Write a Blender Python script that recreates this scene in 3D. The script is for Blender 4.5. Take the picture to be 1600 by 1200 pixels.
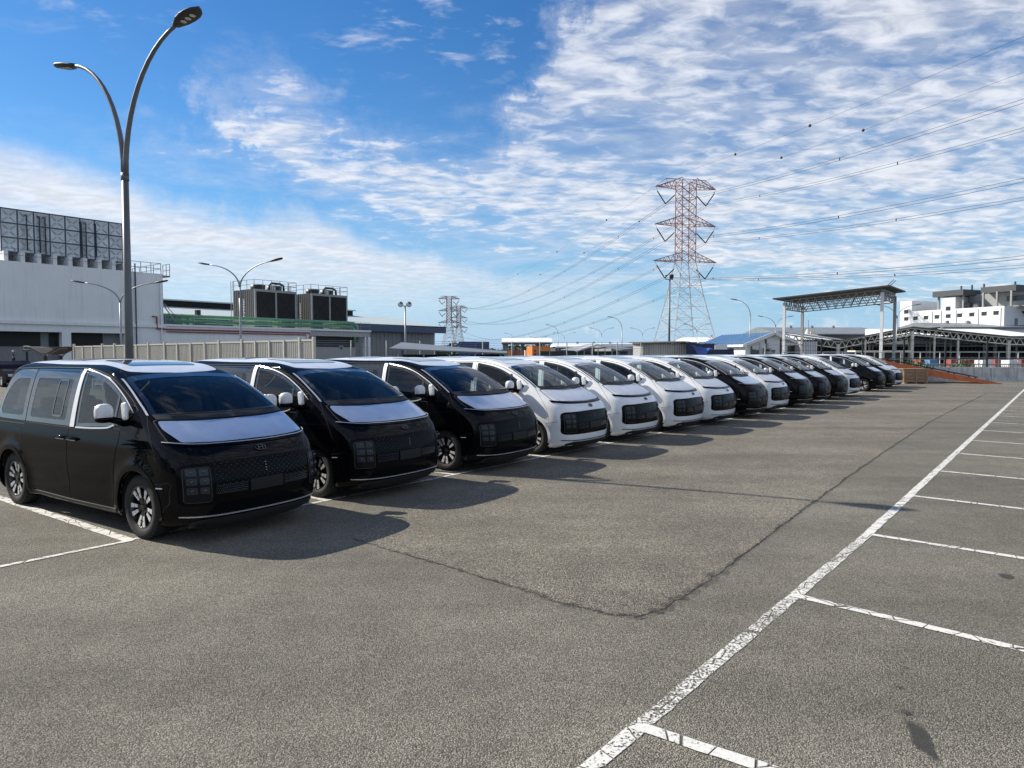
import bpy, bmesh, math, random
import numpy as np
from mathutils import Vector, Matrix
random.seed(7)
R = math.radians
scene = bpy.context.scene
for o in list(bpy.data.objects): bpy.data.objects.remove(o)
col = scene.collection

# ------------------------------------------------------------------ camera
CAM_H, FPX, HORIZON = 2.08, 1090.0, 551.0
PITCH = math.atan((600 - HORIZON) / FPX)
cd = bpy.data.cameras.new('camera'); cam = bpy.data.objects.new('camera', cd); col.objects.link(cam)
cam.location = (0, 0, CAM_H); cam.rotation_euler = (R(90) - PITCH, 0, 0)
cd.sensor_fit = 'HORIZONTAL'; cd.sensor_width = 36; cd.lens = FPX / 1600 * 36
cd.clip_start = 0.1; cd.clip_end = 8000
scene.camera = cam
scene.render.resolution_x = 1024; scene.render.resolution_y = 768

# ------------------------------------------------------------------ light
SUN_EL = 35.5
SUN_TO = Vector((-0.935, 0.355, 0)).normalized()          # horizontal direction towards the sun
sd = bpy.data.lights.new('sun', 'SUN'); sun = bpy.data.objects.new('sun', sd); col.objects.link(sun)
sd.energy = 5.0; sd.angle = R(0.5); sd.color = (1.0, 0.925, 0.79)
sdir = Vector((SUN_TO.x * math.cos(R(SUN_EL)), SUN_TO.y * math.cos(R(SUN_EL)), math.sin(R(SUN_EL))))
sun.rotation_euler = sdir.to_track_quat('Z', 'Y').to_euler()
sun.location = sdir * 60
scene.view_settings.view_transform = 'Standard'; scene.view_settings.look = 'None'
scene.view_settings.exposure = 0.50; scene.view_settings.gamma = 1.0
scene.view_settings.use_curve_mapping = False
try:
    scene.cycles.transparent_max_bounces = 24; scene.cycles.max_bounces = 8
except Exception: pass

# ------------------------------------------------------------------ node helpers
class NT:
    def __init__(s, tree): s.t = tree; s.n = tree.nodes; s.l = tree.links
    def node(s, typ, **kw):
        n = s.n.new(typ)
        for k, v in kw.items(): setattr(n, k, v)
        return n
    def put(s, sock, v):
        if v is None: return
        if hasattr(v, 'is_output'): s.l.new(v, sock)
        elif isinstance(v, (tuple, list)) and len(v) == 3 and sock.type == 'RGBA': sock.default_value = (*v, 1)
        else: sock.default_value = v
    def math(s, op, a, b=None, c=None, clamp=False):
        n = s.node('ShaderNodeMath', operation=op, use_clamp=clamp)
        s.put(n.inputs[0], a)
        if b is not None: s.put(n.inputs[1], b)
        if c is not None: s.put(n.inputs[2], c)
        return n.outputs[0]
    def vmath(s, op, a, b=None, scale=None):
        n = s.node('ShaderNodeVectorMath', operation=op); s.put(n.inputs[0], a)
        if b is not None: s.put(n.inputs[1], b)
        if scale is not None: s.put(n.inputs['Scale'], scale)
        return n.outputs[0]
    def noise(s, vec, scale, detail=3, rough=.55, dist=0.0):
        n = s.node('ShaderNodeTexNoise'); s.put(n.inputs['Vector'], vec)
        n.inputs['Scale'].default_value = scale; n.inputs['Detail'].default_value = detail
        n.inputs['Roughness'].default_value = rough; n.inputs['Distortion'].default_value = dist
        return n.outputs['Fac']
    def ramp(s, fac, lo, hi, a=0.0, b=1.0, smooth=True):
        n = s.node('ShaderNodeMapRange', interpolation_type='SMOOTHSTEP' if smooth else 'LINEAR')
        s.put(n.inputs[0], fac); s.put(n.inputs[1], lo); s.put(n.inputs[2], hi); s.put(n.inputs[3], a); s.put(n.inputs[4], b)
        return n.outputs[0]
    def mix(s, fac, a, b, blend='MIX'):
        n = s.node('ShaderNodeMix', data_type='RGBA', blend_type=blend)
        s.put(n.inputs[0], fac); s.put(n.inputs[6], a); s.put(n.inputs[7], b)
        return n.outputs[2]

# ------------------------------------------------------------------ sky
world = bpy.data.worlds.new('World'); scene.world = world; world.use_nodes = True
w = NT(world.node_tree); w.n.clear()
sky = w.node('ShaderNodeTexSky', sky_type='NISHITA')
sky.sun_disc = False; sky.sun_elevation = R(SUN_EL)
sky.sun_rotation = math.atan2(SUN_TO.x, SUN_TO.y)
sky.altitude = 0; sky.air_density = 1.0; sky.dust_density = 0.15; sky.ozone_density = 2.0
hs = w.node('ShaderNodeHueSaturation'); hs.inputs['Saturation'].default_value = 1.25; hs.inputs['Value'].default_value = 0.86
hs.inputs['Hue'].default_value = 0.507
w.put(hs.inputs['Color'], sky.outputs[0])
tc = w.node('ShaderNodeTexCoord'); D = tc.outputs['Generated']
sx = w.node('ShaderNodeSeparateXYZ'); w.put(sx.inputs[0], D)
X, Y, Z = sx.outputs
az = w.math('MULTIPLY', w.math('ARCTAN2', X, Y), 180 / math.pi)
el = w.math('MULTIPLY', w.math('ARCSINE', Z), 180 / math.pi)
zz = w.math('ADD', w.math('MAXIMUM', Z, 0.0), 0.10)
cp = w.node('ShaderNodeCombineXYZ'); w.put(cp.inputs[0], w.math('DIVIDE', X, zz)); w.put(cp.inputs[1], w.math('DIVIDE', Y, zz))
P = cp.outputs[0]
azw = w.math('ADD', az, w.math('MULTIPLY', w.math('SUBTRACT', w.noise(w.vmath('ADD', D, (3.7, 1.9, 5.3)), 7.0, 7, .68), .5), 24.0))
def curve(pts, ymax):
    # piecewise curve of azimuth (degrees) -> elevation (degrees)
    n = w.node('ShaderNodeFloatCurve'); w.put(n.inputs['Value'], w.math('DIVIDE', w.math('ADD', azw, 180), 360))
    c = n.mapping.curves[0]
    xs = [((a + 180) / 360, e / ymax) for a, e in pts]
    c.points[0].location = (0, xs[0][1]); c.points[-1].location = (1, xs[-1][1])
    for x, y in xs: c.points.new(x, y)
    for p_ in c.points: p_.handle_type = 'AUTO_CLAMPED'
    n.mapping.update()
    return w.math('MULTIPLY', n.outputs[0], ymax)
lowc = curve([(-180, 6), (-90, 8), (-60, 14), (-30, 14.0), (-26, 14.2), (-16, 12.0), (-5, 9.6), (5, 7.6), (20, 4.6), (36, 3.5), (120, 4)], 60)
upc = curve([(-180, 60), (-90, 60), (-62, 14), (-36, 13), (-26.5, 15.0), (-23, 19.0), (-20, 20.4), (-14, 18.4), (-9, 16.2), (-4, 16.6), (0, 19.5), (5, 24.5), (11, 31), (20, 42), (45, 60), (150, 60)], 60)
veil = curve([(-180, 9), (-80, 14), (-36, 13.4), (-27, 12.6), (-15, 10.2), (-5, 8.4), (10, 5.4), (20, 3.6), (36, 2.4), (120, 2.0)], 60)
warp = w.noise(P, 2.6, 6, .66)
wv = w.math('MULTIPLY', w.math('SUBTRACT', warp, .5), 13.0)
elw = w.math('ADD', el, wv)
m1 = w.math('MULTIPLY', w.ramp(elw, w.math('SUBTRACT', lowc, 3.0), w.math('ADD', lowc, 2.5)),
            w.math('SUBTRACT', 1.0, w.ramp(elw, w.math('SUBTRACT', upc, 3.4), w.math('ADD', upc, 2.4))))
# altocumulus: small soft puffs in the cloud plane, in drifts
mp = w.node('ShaderNodeMapping'); w.put(mp.inputs['Vector'], P); mp.inputs['Rotation'].default_value = (0, 0, R(-28)); mp.inputs['Scale'].default_value = (1.0, 1.5, 1)
puff = w.noise(mp.outputs[0], 9.0, 8, .56, .45)
mid = w.noise(mp.outputs[0], 3.6, 5, .58, .3)
big = w.noise(mp.outputs[0], 1.15, 3, .5)
dens = w.math('ADD', w.math('ADD', w.math('MULTIPLY', puff, .42), w.math('MULTIPLY', mid, .42)), w.math('MULTIPLY', big, .36))
dens2 = w.math('SUBTRACT', dens, w.math('MULTIPLY', w.math('SUBTRACT', 1.0, m1), .30))
c1 = w.ramp(dens2, .428, .725)
c1 = w.math('MULTIPLY', c1, w.ramp(el, -1.0, 30.0, .92, .86))
# thin even haze of ice cloud between the puffs
c1 = w.math('MAXIMUM', c1, w.math('MULTIPLY', m1, w.ramp(mid, .30, .70, .14, .50)))
# streaky thin cloud low on the right
mp2 = w.node('ShaderNodeMapping'); w.put(mp2.inputs['Vector'], D); mp2.inputs['Scale'].default_value = (3.0, 3.0, 19)
mp2.inputs['Rotation'].default_value = (0, R(6), 0)
st = w.noise(mp2.outputs[0], 1.7, 7, .62, .8)
c3 = w.math('MULTIPLY', w.ramp(st, .40, .72), w.math('MULTIPLY', w.ramp(az, -16, 8), w.math('MULTIPLY', w.ramp(el, 2.0, 6.5), w.math('SUBTRACT', 1, w.ramp(el, 10, 18)))))
c3 = w.math('MULTIPLY', c3, .62)
# smooth veil low on the left
ev = w.math('ADD', el, w.math('MULTIPLY', w.math('SUBTRACT', w.noise(D, 4.5, 6, .6), .5), 7.0))
m2 = w.math('SUBTRACT', 1.0, w.ramp(ev, w.math('SUBTRACT', veil, 2.6), w.math('ADD', veil, 0.6)))
m2 = w.math('MULTIPLY', m2, w.ramp(el, 1.0, 8.5, .18, .90))
m2 = w.math('MULTIPLY', m2, w.ramp(st, .30, .62, .72, 1.0))
# high wisps upper left
wis = w.noise(mp.outputs[0], 4.2, 8, .62, .5)
c4 = w.math('MULTIPLY', w.ramp(w.math('ADD', w.math('MULTIPLY', wis, .6), w.math('MULTIPLY', puff, .4)), .50, .68), w.math('MULTIPLY', w.ramp(el, 19, 25), w.ramp(big, .40, .60)))
c4 = w.math('MULTIPLY', c4, .85)
# cumulus puffs on the horizon
cu = w.noise(D, 24, 6, .6, .2); cub = w.noise(D, 7.5, 2, .5)
c5 = w.math('MULTIPLY', w.ramp(w.math('ADD', w.math('MULTIPLY', cu, .5), w.math('MULTIPLY', cub, .6)), .56, .66),
            w.math('MULTIPLY', w.ramp(el, 4.4, 1.4), w.ramp(az, -4, 6)))
c5 = w.math('MULTIPLY', c5, .75)
cov = c1
for c in (c3, m2, c4, c5): cov = w.math('MAXIMUM', cov, c)
shade = w.ramp(puff, .35, .70, 6.3, 7.6)
gray = w.node('ShaderNodeCombineColor'); w.put(gray.inputs[0], w.math('MULTIPLY', shade, .97)); w.put(gray.inputs[1], w.math('MULTIPLY', shade, 1.0)); w.put(gray.inputs[2], w.math('MULTIPLY', shade, 1.07))
hz = w.math('POWER', w.math('SUBTRACT', 1.0, w.math('MAXIMUM', w.math('MINIMUM', Z, 1.0), 0.0)), 7.0)
blue = w.mix(1.0, hs.outputs[0], (.62, 1.02, 1.18), 'MULTIPLY')
base = w.mix(hz, blue, (2.9, 4.7, 7.0))
skyc = w.mix(cov, base, gray.outputs[0])
bg = w.node('ShaderNodeBackground'); w.put(bg.inputs[0], skyc); bg.inputs[1].default_value = 0.088
wo = w.node('ShaderNodeOutputWorld'); w.l.new(bg.outputs[0], wo.inputs[0])

# ------------------------------------------------------------------ materials
M = {}
def new_mat(name):
    m = bpy.data.materials.new(name); m.use_nodes = True
    t = NT(m.node_tree); t.n.clear()
    out = t.node('ShaderNodeOutputMaterial'); M[name] = m
    return m, t, out
def mat(name, c, rough=.5, metal=0.0, coat=0.0, var=.12, vscale=3.0, bump=0.0, bscale=40.0, spec=.5, streak=0.0, coat_rough=.03):
    m, t, out = new_mat(name)
    b = t.node('ShaderNodeBsdfPrincipled')
    g = t.node('ShaderNodeNewGeometry'); pos = g.outputs['Position']
    n1 = t.noise(pos, vscale, 5, .6)
    k = t.ramp(n1, .25, .75, 1 - var, 1 + var, False)
    if streak:
        mpn = t.node('ShaderNodeMapping'); t.put(mpn.inputs[0], pos); mpn.inputs['Scale'].default_value = (2.2, 2.2, .12)
        s_ = t.noise(mpn.outputs[0], 2.5, 4, .6)
        k = t.math('MULTIPLY', k, t.ramp(s_, .45, .75, 1.0, 1 - streak))
    cc = t.vmath('SCALE', c, scale=k)
    t.l.new(cc, b.inputs['Base Color'])
    b.inputs['Roughness'].default_value = rough; b.inputs['Metallic'].default_value = metal
    b.inputs['Coat Weight'].default_value = coat; b.inputs['Coat Roughness'].default_value = coat_rough
    b.inputs['Specular IOR Level'].default_value = spec
    if bump:
        bn = t.node('ShaderNodeBump'); bn.inputs['Strength'].default_value = bump; bn.inputs['Distance'].default_value = .01
        t.put(bn.inputs['Height'], t.noise(pos, bscale, 4, .6)); t.l.new(bn.outputs[0], b.inputs['Normal'])
    t.l.new(b.outputs[0], out.inputs[0])
    return m
def glass(name, tint, refl=.9, rough=0.0, ior=1.36):
    m, t, out = new_mat(name)
    tr = t.node('ShaderNodeBsdfTransparent'); tr.inputs[0].default_value = (*tint, 1)
    gl = t.node('ShaderNodeBsdfGlossy'); gl.inputs['Roughness'].default_value = rough; gl.inputs['Color'].default_value = (refl, refl, refl, 1)
    fr = t.node('ShaderNodeFresnel'); fr.inputs['IOR'].default_value = ior
    mx = t.node('ShaderNodeMixShader'); t.l.new(fr.outputs[0], mx.inputs[0]); t.l.new(tr.outputs[0], mx.inputs[1]); t.l.new(gl.outputs[0], mx.inputs[2])
    t.l.new(mx.outputs[0], out.inputs[0])
    return m

mat('paint_black', (.0030, .0030, .0040), .30, 0, .40, .05, spec=.0)
mat('paint_white', (.80, .81, .82), .35, 0, 1.0, .015, spec=.4)
mat('gloss_black', (.003, .003, .004), .12, 0, .12, .05, spec=.03)
mat('frit_black', (.012, .012, .013), .04, 0, .9, .05)
mat('plastic_black', (.018, .018, .018), .55)
mat('tyre_rubber', (.017, .017, .017), .80, bump=.3, bscale=160)
mat('rim_dark', (.012, .012, .013), .28, .2, .3)
mat('rim_silver', (.86, .87, .88), .32, .55)
mat('chrome', (.78, .77, .75), .26, .65, var=.02)
mat('dark_chrome', (.09, .09, .10), .20, .8)
mat('film_white', (.62, .66, .73), .30, 0, .35, .10, 6, bump=.12, bscale=9, coat_rough=.12)
mat('film_hood', (.56, .64, .76), .24, .6, .6, .10, 5, bump=.05, bscale=7, coat_rough=.05)
mat('film_mirror', (.70, .71, .73), .35, 0, .3, .12, 18, bump=.5, bscale=26)
mat('tape_white', (.74, .77, .80), .40, var=.06)
mat('interior', (.12, .12, .12), .75)
mat('seat', (.05, .048, .046), .65)
mat('lamp_cell', (.035, .040, .048), .22, .3, spec=.3)
mat('lamp_base', (.007, .008, .010), .15, .0, .10, spec=.12)
mat('grille_stud', (.26, .26, .27), .20, .9)
mat('plate_grey', (.014, .014, .015), .45, spec=.2)
glass('glass_clear', (.84, .93, .92)); glass('glass_side', (.74, .84, .82), ior=1.5); glass('glass_dark', (.30, .35, .35), ior=1.6)
mat('galv', (.30, .31, .32), .45, .55, var=.15, streak=.15)
mat('galv_dark', (.13, .14, .15), .5, .4)
mat('lamp_head', (.028, .029, .031), .5)
mat('lens_led', (.55, .56, .55), .2)
mat('white_wall', (.78, .79, .79), .85, var=.06, vscale=.5, streak=.10)
mat('white_clean', (.72, .73, .73), .7, var=.05)
mat('white_roof', (.80, .81, .82), .5, var=.05)
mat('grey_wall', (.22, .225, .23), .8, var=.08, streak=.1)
mat('mid_grey', (.34, .345, .35), .75, var=.08)
mat('dark_grille', (.020, .021, .021), .7)
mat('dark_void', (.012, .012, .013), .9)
mat('tank_grey', (.60, .64, .66), .55, .1, var=.18, vscale=1.2, streak=.15)
mat('tank_ridge_shade', (.38,.41,.43), .55, .1); mat('tank_joint', (.055, .075, .11), .6)  # ridges a darker tank grey: relief shading of the embossed crosses put into colour
mat('pipe_navy', (.025, .04, .07), .5)
mat('pipe_green', (.10, .30, .15), .45, var=.15, coat=.2)
mat('pipe_red', (.23, .035, .035), .5)
mat('fence_beige', (.50, .48, .43), .7, var=.08)
mat('fence_slat', (.34, .33, .30), .75, var=.15, vscale=9)
mat('roof_teal', (.46, .52, .52), .5, var=.1)
mat('fascia_blue', (.045, .075, .14), .5)
mat('container_blue', (.02, .05, .16), .5, var=.2)
mat('container_orange', (.80, .22, .02), .5, var=.12)
mat('container_brown', (.20, .055, .025), .6, var=.2)
mat('letter_navy', (.02, .02, .10), .5)
mat('letter_white', (.55, .56, .57), .6)
mat('roof_blue', (.16, .30, .50), .4, var=.12)
mat('tarp_blue', (.06, .12, .42), .5, var=.2)
mat('tarp_navy', (.012, .02, .055), .6, var=.3)
mat('cream', (.74, .71, .58), .6, var=.08)
mat('fence_green', (.22, .30, .26), .5)
mat('black_steel', (.015, .016, .017), .5)
mat('concrete_wall', (.50, .50, .48), .85, var=.30, vscale=1.4, streak=.5)
mat('ramp_orange', (.44, .12, .035), .55, var=.3, vscale=4)
mat('wood', (.30, .19, .115), .8, var=.3, vscale=6)
mat('pylon_red', (.26, .12, .10), .6); mat('pylon_white', (.46, .46, .46), .6)
mat('wire', (.06, .065, .07), .5); mat('ball_dark', (.05, .04, .04), .5)
mat('leaf', (.055, .10, .025), .6, var=.5, vscale=9); mat('leaf_dark', (.030, .055, .022), .7, var=.5, vscale=.4)
mat('bark', (.10, .075, .05), .9)
mat('slab_dark', (.055, .06, .066), .6); mat('panel_grey', (.26, .27, .275), .6, var=.1)
mat('window_dark', (.03, .035, .04), .2, 0, .3)
mat('far_roof', (.17, .19, .21), .5, var=.2, vscale=.3)
mat('rail_white', (.55, .56, .56), .5)
mat('car_dark', (.014, .008, .008), .30, 0, .2, spec=.1)
mat('far_red', (.30, .07, .06), .6, var=.4); mat('far_bluebox', (.10, .22, .42), .6)
mat('canopy_dark', (.045, .045, .048), .6)
mat('brown_roof', (.10, .08, .065), .7)

ROW_ANG = math.atan2(.7826, .6225)
def asphalt(name, scale, lo, hi, tone, relief, crackw=0.0):
    m, t, out = new_mat(name)
    b = t.node('ShaderNodeBsdfPrincipled'); g = t.node('ShaderNodeNewGeometry'); pos = g.outputs['Position']
    v = t.node('ShaderNodeTexVoronoi'); t.put(v.inputs['Vector'], pos); v.inputs['Scale'].default_value = scale
    v2 = t.node('ShaderNodeTexVoronoi'); t.put(v2.inputs['Vector'], pos); v2.inputs['Scale'].default_value = scale * 2.3
    sc = t.node('ShaderNodeSeparateColor'); t.l.new(v.outputs['Color'], sc.inputs[0])
    sc2 = t.node('ShaderNodeSeparateColor'); t.l.new(v2.outputs['Color'], sc2.inputs[0])
    stone = t.math('ADD', t.math('MULTIPLY', t.math('POWER', sc.outputs[0], 1.5), .62), t.math('MULTIPLY', sc2.outputs[1], .38))
    mpr = t.node('ShaderNodeMapping'); t.put(mpr.inputs[0], pos); mpr.inputs['Rotation'].default_value = (0, 0, -ROW_ANG); mpr.inputs['Scale'].default_value = (.10, 1.0, 1)
    lane = t.noise(mpr.outputs[0], .8, 4, .55)
    n1 = t.noise(pos, .35, 5, .6); n2 = t.noise(pos, 2.3, 4, .6); n3 = t.noise(pos, 260, 2, .5)
    gap = t.ramp(v.outputs['Distance'], .25, .62, 1.0, .50)
    k = t.math('MULTIPLY', t.ramp(stone, 0, 1, lo, hi, False), gap)
    k = t.math('MULTIPLY', k, t.ramp(n1, .3, .7, .84, 1.14)); k = t.math('MULTIPLY', k, t.ramp(lane, .32, .68, .82, 1.10)); k = t.math('MULTIPLY', k, t.ramp(n2, .3, .7, .90, 1.08))
    k = t.math('MULTIPLY', k, t.ramp(n3, .2, .8, .88, 1.12))
    warm = t.mix(sc.outputs[2], tone, (tone[0] * .93, tone[1] * .98, tone[2] * 1.10))
    cc = t.vmath('SCALE', warm, scale=k)
    t.l.new(cc, b.inputs['Base Color']); b.inputs['Roughness'].default_value = .86; b.inputs['Specular IOR Level'].default_value = .35
    bn = t.node('ShaderNodeBump'); bn.inputs['Strength'].default_value = relief; bn.inputs['Distance'].default_value = .012
    hgt = t.math('SUBTRACT', t.math('ADD', t.math('MULTIPLY', sc.outputs[0], .5), t.math('MULTIPLY', n2, .3)), v.outputs['Distance'])
    t.put(bn.inputs['Height'], hgt); t.l.new(bn.outputs[0], b.inputs['Normal'])
    t.l.new(b.outputs[0], out.inputs[0])
asphalt('asphalt', 112, .085, .50, (1.08, .98, .765), .8)
asphalt('asphalt_coarse', 80, .065, .585, (1.10, .98, .755), 1.1)
asphalt('asphalt_dark', 75, .03, .10, (1.0, .97, .92), .5)
asphalt('far_ground', 3, .14, .22, (1.0, .96, .88), .2)
def line_paint():
    m, t, out = new_mat('line_paint')
    b = t.node('ShaderNodeBsdfPrincipled'); g = t.node('ShaderNodeNewGeometry'); pos = g.outputs['Position']
    tcn = t.node('ShaderNodeTexCoord')
    n1 = t.noise(pos, 1.6, 4, .6); n2 = t.noise(pos, 55, 4, .7)
    v = t.node('ShaderNodeTexVoronoi', feature='DISTANCE_TO_EDGE'); t.put(v.inputs['Vector'], t.vmath('ADD', pos, t.vmath('SCALE', t.node('ShaderNodeTexNoise').outputs['Color'], scale=.05))); v.inputs['Scale'].default_value = 5.5
    crack = t.ramp(v.outputs['Distance'], .012, .035)
    wearv = t.math('ADD', n2, t.math('MULTIPLY', t.math('SUBTRACT', n1, .5), .5))
    wearm = t.ramp(wearv, .33, .40)
    al = t.math('MULTIPLY', crack, wearm)
    k = t.ramp(n2, .2, .8, .82, 1.05)
    t.l.new(t.vmath('SCALE', (.66, .65, .62), scale=k), b.inputs['Base Color']); b.inputs['Roughness'].default_value = .7
    tr = t.node('ShaderNodeBsdfTransparent'); mx = t.node('ShaderNodeMixShader')
    t.l.new(al, mx.inputs[0]); t.l.new(tr.outputs[0], mx.inputs[1]); t.l.new(b.outputs[0], mx.inputs[2]); t.l.new(mx.outputs[0], out.inputs[0])
    m2 = m.copy(); m2.name = 'line_paint_worn'; M['line_paint_worn'] = m2
    for n in m2.node_tree.nodes:
        if n.type == 'MAP_RANGE' and abs(n.inputs[1].default_value - .33) < 1e-4: n.inputs[1].default_value = .42; n.inputs[2].default_value = .52
line_paint()
def soft_decal(name, c, lo, hi, radial):
    m, t, out = new_mat(name)
    b = t.node('ShaderNodeBsdfPrincipled'); b.inputs['Base Color'].default_value = (*c, 1); b.inputs['Roughness'].default_value = .75
    g = t.node('ShaderNodeNewGeometry'); pos = g.outputs['Position']; n = t.math('ADD', t.math('MULTIPLY', t.noise(pos, 9, 5, .65), .6), t.math('MULTIPLY', t.noise(pos, 70, 3, .6), .5))
    if radial:
        tcn = t.node('ShaderNodeTexCoord'); s_ = t.node('ShaderNodeSeparateXYZ'); t.l.new(tcn.outputs['Generated'], s_.inputs[0])
        dx = t.math('SUBTRACT', s_.outputs[0], .5); dy = t.math('SUBTRACT', s_.outputs[1], .5)
        d = t.math('SQRT', t.math('ADD', t.math('MULTIPLY', dx, dx), t.math('MULTIPLY', dy, dy)))
        n = t.math('SUBTRACT', n, t.math('MULTIPLY', t.ramp(d, .12, .50), .45))
    al = t.math('MULTIPLY', t.ramp(n, lo, hi), .72)
    tr = t.node('ShaderNodeBsdfTransparent'); mx = t.node('ShaderNodeMixShader'); t.l.new(al, mx.inputs[0]); t.l.new(tr.outputs[0], mx.inputs[1]); t.l.new(b.outputs[0], mx.inputs[2]); t.l.new(mx.outputs[0], out.inputs[0])
soft_decal('oil', (.04,.039,.036), .22, .46, True); soft_decal('crumble', (.055,.052,.045), .50, .66, False); soft_decal('seam', (.03,.029,.026), .36, .60, False)
def chainlink():
    m, t, out = new_mat('chain_link')
    b = t.node('ShaderNodeBsdfPrincipled'); b.inputs['Base Color'].default_value = (.25, .27, .27, 1); b.inputs['Roughness'].default_value = .5; b.inputs['Metallic'].default_value = .5
    tcn = t.node('ShaderNodeTexCoord'); s_ = t.node('ShaderNodeSeparateXYZ'); t.l.new(tcn.outputs['Object'], s_.inputs[0])
    a = t.math('FRACT', t.math('MULTIPLY', t.math('ADD', s_.outputs[0], s_.outputs[2]), 12.0)); c = t.math('FRACT', t.math('MULTIPLY', t.math('SUBTRACT', s_.outputs[0], s_.outputs[2]), 12.0))
    al = t.math('MAXIMUM', t.math('LESS_THAN', a, .06), t.math('LESS_THAN', c, .06))
    tr = t.node('ShaderNodeBsdfTransparent'); mx = t.node('ShaderNodeMixShader')
    t.l.new(al, mx.inputs[0]); t.l.new(tr.outputs[0], mx.inputs[1]); t.l.new(b.outputs[0], mx.inputs[2]); t.l.new(mx.outputs[0], out.inputs[0])
chainlink()

# ------------------------------------------------------------------ mesh helpers
class MB:
    def __init__(s): s.v = []; s.f = []
    def add(s, vs, fs):
        o = len(s.v); s.v += [tuple(v) for v in vs]; s.f += [tuple(i + o for i in f) for f in fs]; return s
    def box(s, lo, hi):
        x0, y0, z0 = lo; x1, y1, z1 = hi
        return s.add([(x0,y0,z0),(x1,y0,z0),(x1,y1,z0),(x0,y1,z0),(x0,y0,z1),(x1,y0,z1),(x1,y1,z1),(x0,y1,z1)],
                     [(3,2,1,0),(4,5,6,7),(0,1,5,4),(1,2,6,5),(2,3,7,6),(3,0,4,7)])
    def bar(s, a, b, w, h=None, up=(0,0,1)):
        h = h or w; a = Vector(a); b = Vector(b); d = (b - a)
        if d.length < 1e-6: return s
        d.normalize(); u = Vector(up)
        if abs(d.dot(u)) > .98: u = Vector((1,0,0))
        r = d.cross(u).normalized(); u = r.cross(d)
        vs = [p + r * sx * w / 2 + u * sz * h / 2 for p in (a, b) for sx, sz in ((-1,-1),(1,-1),(1,1),(-1,1))]
        return s.add(vs, [(3,2,1,0),(4,5,6,7),(0,1,5,4),(1,2,6,5),(2,3,7,6),(3,0,4,7)])
    def tube(s, pts, rad, n=8, cap=True):
        pts = [Vector(p) for p in pts]; k = len(pts)
        rads = rad if isinstance(rad, (list, tuple)) else [rad] * k
        ref = None; vs = []; fs = []
        for i, p in enumerate(pts):
            d = (pts[min(i+1, k-1)] - pts[max(i-1, 0)]).normalized()
            if ref is None:
                ref = Vector((0,0,1)) if abs(d.z) < .9 else Vector((1,0,0))
            r = d.cross(ref).normalized(); u = r.cross(d).normalized(); ref = u
            for j in range(n):
                a = 2*math.pi*j/n; vs.append(p + (r*math.cos(a) + u*math.sin(a))*rads[i])
        for i in range(k-1):
            for j in range(n): fs.append((i*n+j, i*n+(j+1)%n, (i+1)*n+(j+1)%n, (i+1)*n+j))
        if cap: fs.append(tuple(range(n-1,-1,-1))); fs.append(tuple((k-1)*n+j for j in range(n)))
        return s.add(vs, fs)
    def lathe(s, prof, n=32, axis='Y', c=(0,0,0), closed=False):
        vs = []; fs = []; k = len(prof)
        for r, h in prof:
            for j in range(n):
                a = 2*math.pi*j/n
                q = (r*math.cos(a), h, r*math.sin(a)) if axis == 'Y' else (r*math.cos(a), r*math.sin(a), h)
                vs.append((q[0]+c[0], q[1]+c[1], q[2]+c[2]))
        for i in range(k-1 if not closed else k):
            i2 = (i+1) % k
            for j in range(n):
                q = (i*n+j, i*n+(j+1)%n, i2*n+(j+1)%n, i2*n+j)
                fs.append(q if axis != 'Y' else q[::-1])
        return s.add(vs, fs)
    def prism(s, poly, ext, origin=(0,0,0), ux=(1,0,0), uy=(0,0,1)):
        # polygon in the plane (ux, uy), extruded by the vector ext
        o = Vector(origin); ux = Vector(ux); uy = Vector(uy); e = Vector(ext); n = len(poly)
        a = [o + ux*p[0] + uy*p[1] for p in poly]; vs = a + [p + e for p in a]
        fs = [tuple(range(n)), tuple(range(2*n-1, n-1, -1))] + [(i, n+i, n+(i+1)%n, (i+1)%n) for i in range(n)]
        return s.add(vs, fs)
    def rbox(s, c, size, e=.35, nu=16, nv=10, rot=None):
        # superellipsoid: a box with soft corners
        vs = []; fs = []
        def sp(x, p): return math.copysign(abs(x)**p, x)
        for i in range(nv+1):
            ph = -math.pi/2 + math.pi*i/nv
            for j in range(nu):
                th = 2*math.pi*j/nu
                q = Vector((size[0]/2*sp(math.cos(ph),e)*sp(math.cos(th),e), size[1]/2*sp(math.cos(ph),e)*sp(math.sin(th),e), size[2]/2*sp(math.sin(ph),e)))
                if rot: q = rot @ q
                vs.append(q + Vector(c))
        for i in range(nv):
            for j in range(nu): fs.append((i*nu+j, i*nu+(j+1)%nu, (i+1)*nu+(j+1)%nu, (i+1)*nu+j))
        return s.add(vs, fs)
    def build(s, name, m, parent=None, smooth=False, fix=True):
        me = bpy.data.meshes.new(name); me.from_pydata(s.v, [], s.f)
        if fix:
            bm = bmesh.new(); bm.from_mesh(me); bmesh.ops.recalc_face_normals(bm, faces=bm.faces); bm.to_mesh(me); bm.free()
        if smooth:
            me.polygons.foreach_set('use_smooth', [True]*len(me.polygons))
        me.materials.append(M[m] if isinstance(m, str) else m)
        o = bpy.data.objects.new(name, me); col.objects.link(o)
        if parent: o.parent = parent
        return o
def smooth_angle(o, deg=35):
    me = o.data
    me.polygons.foreach_set('use_smooth', [True]*len(me.polygons))
    bm = bmesh.new(); bm.from_mesh(me)
    for e in bm.edges:
        if len(e.link_faces) == 2 and e.calc_face_angle(0) > R(deg): e.smooth = False
    bm.to_mesh(me); bm.free(); return o
def tag(o, label, cat, group=None):
    o['label'] = label; o['category'] = cat
    if group: o['group'] = group
    return o
def struct(o): o['kind'] = 'structure'; return o
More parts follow.
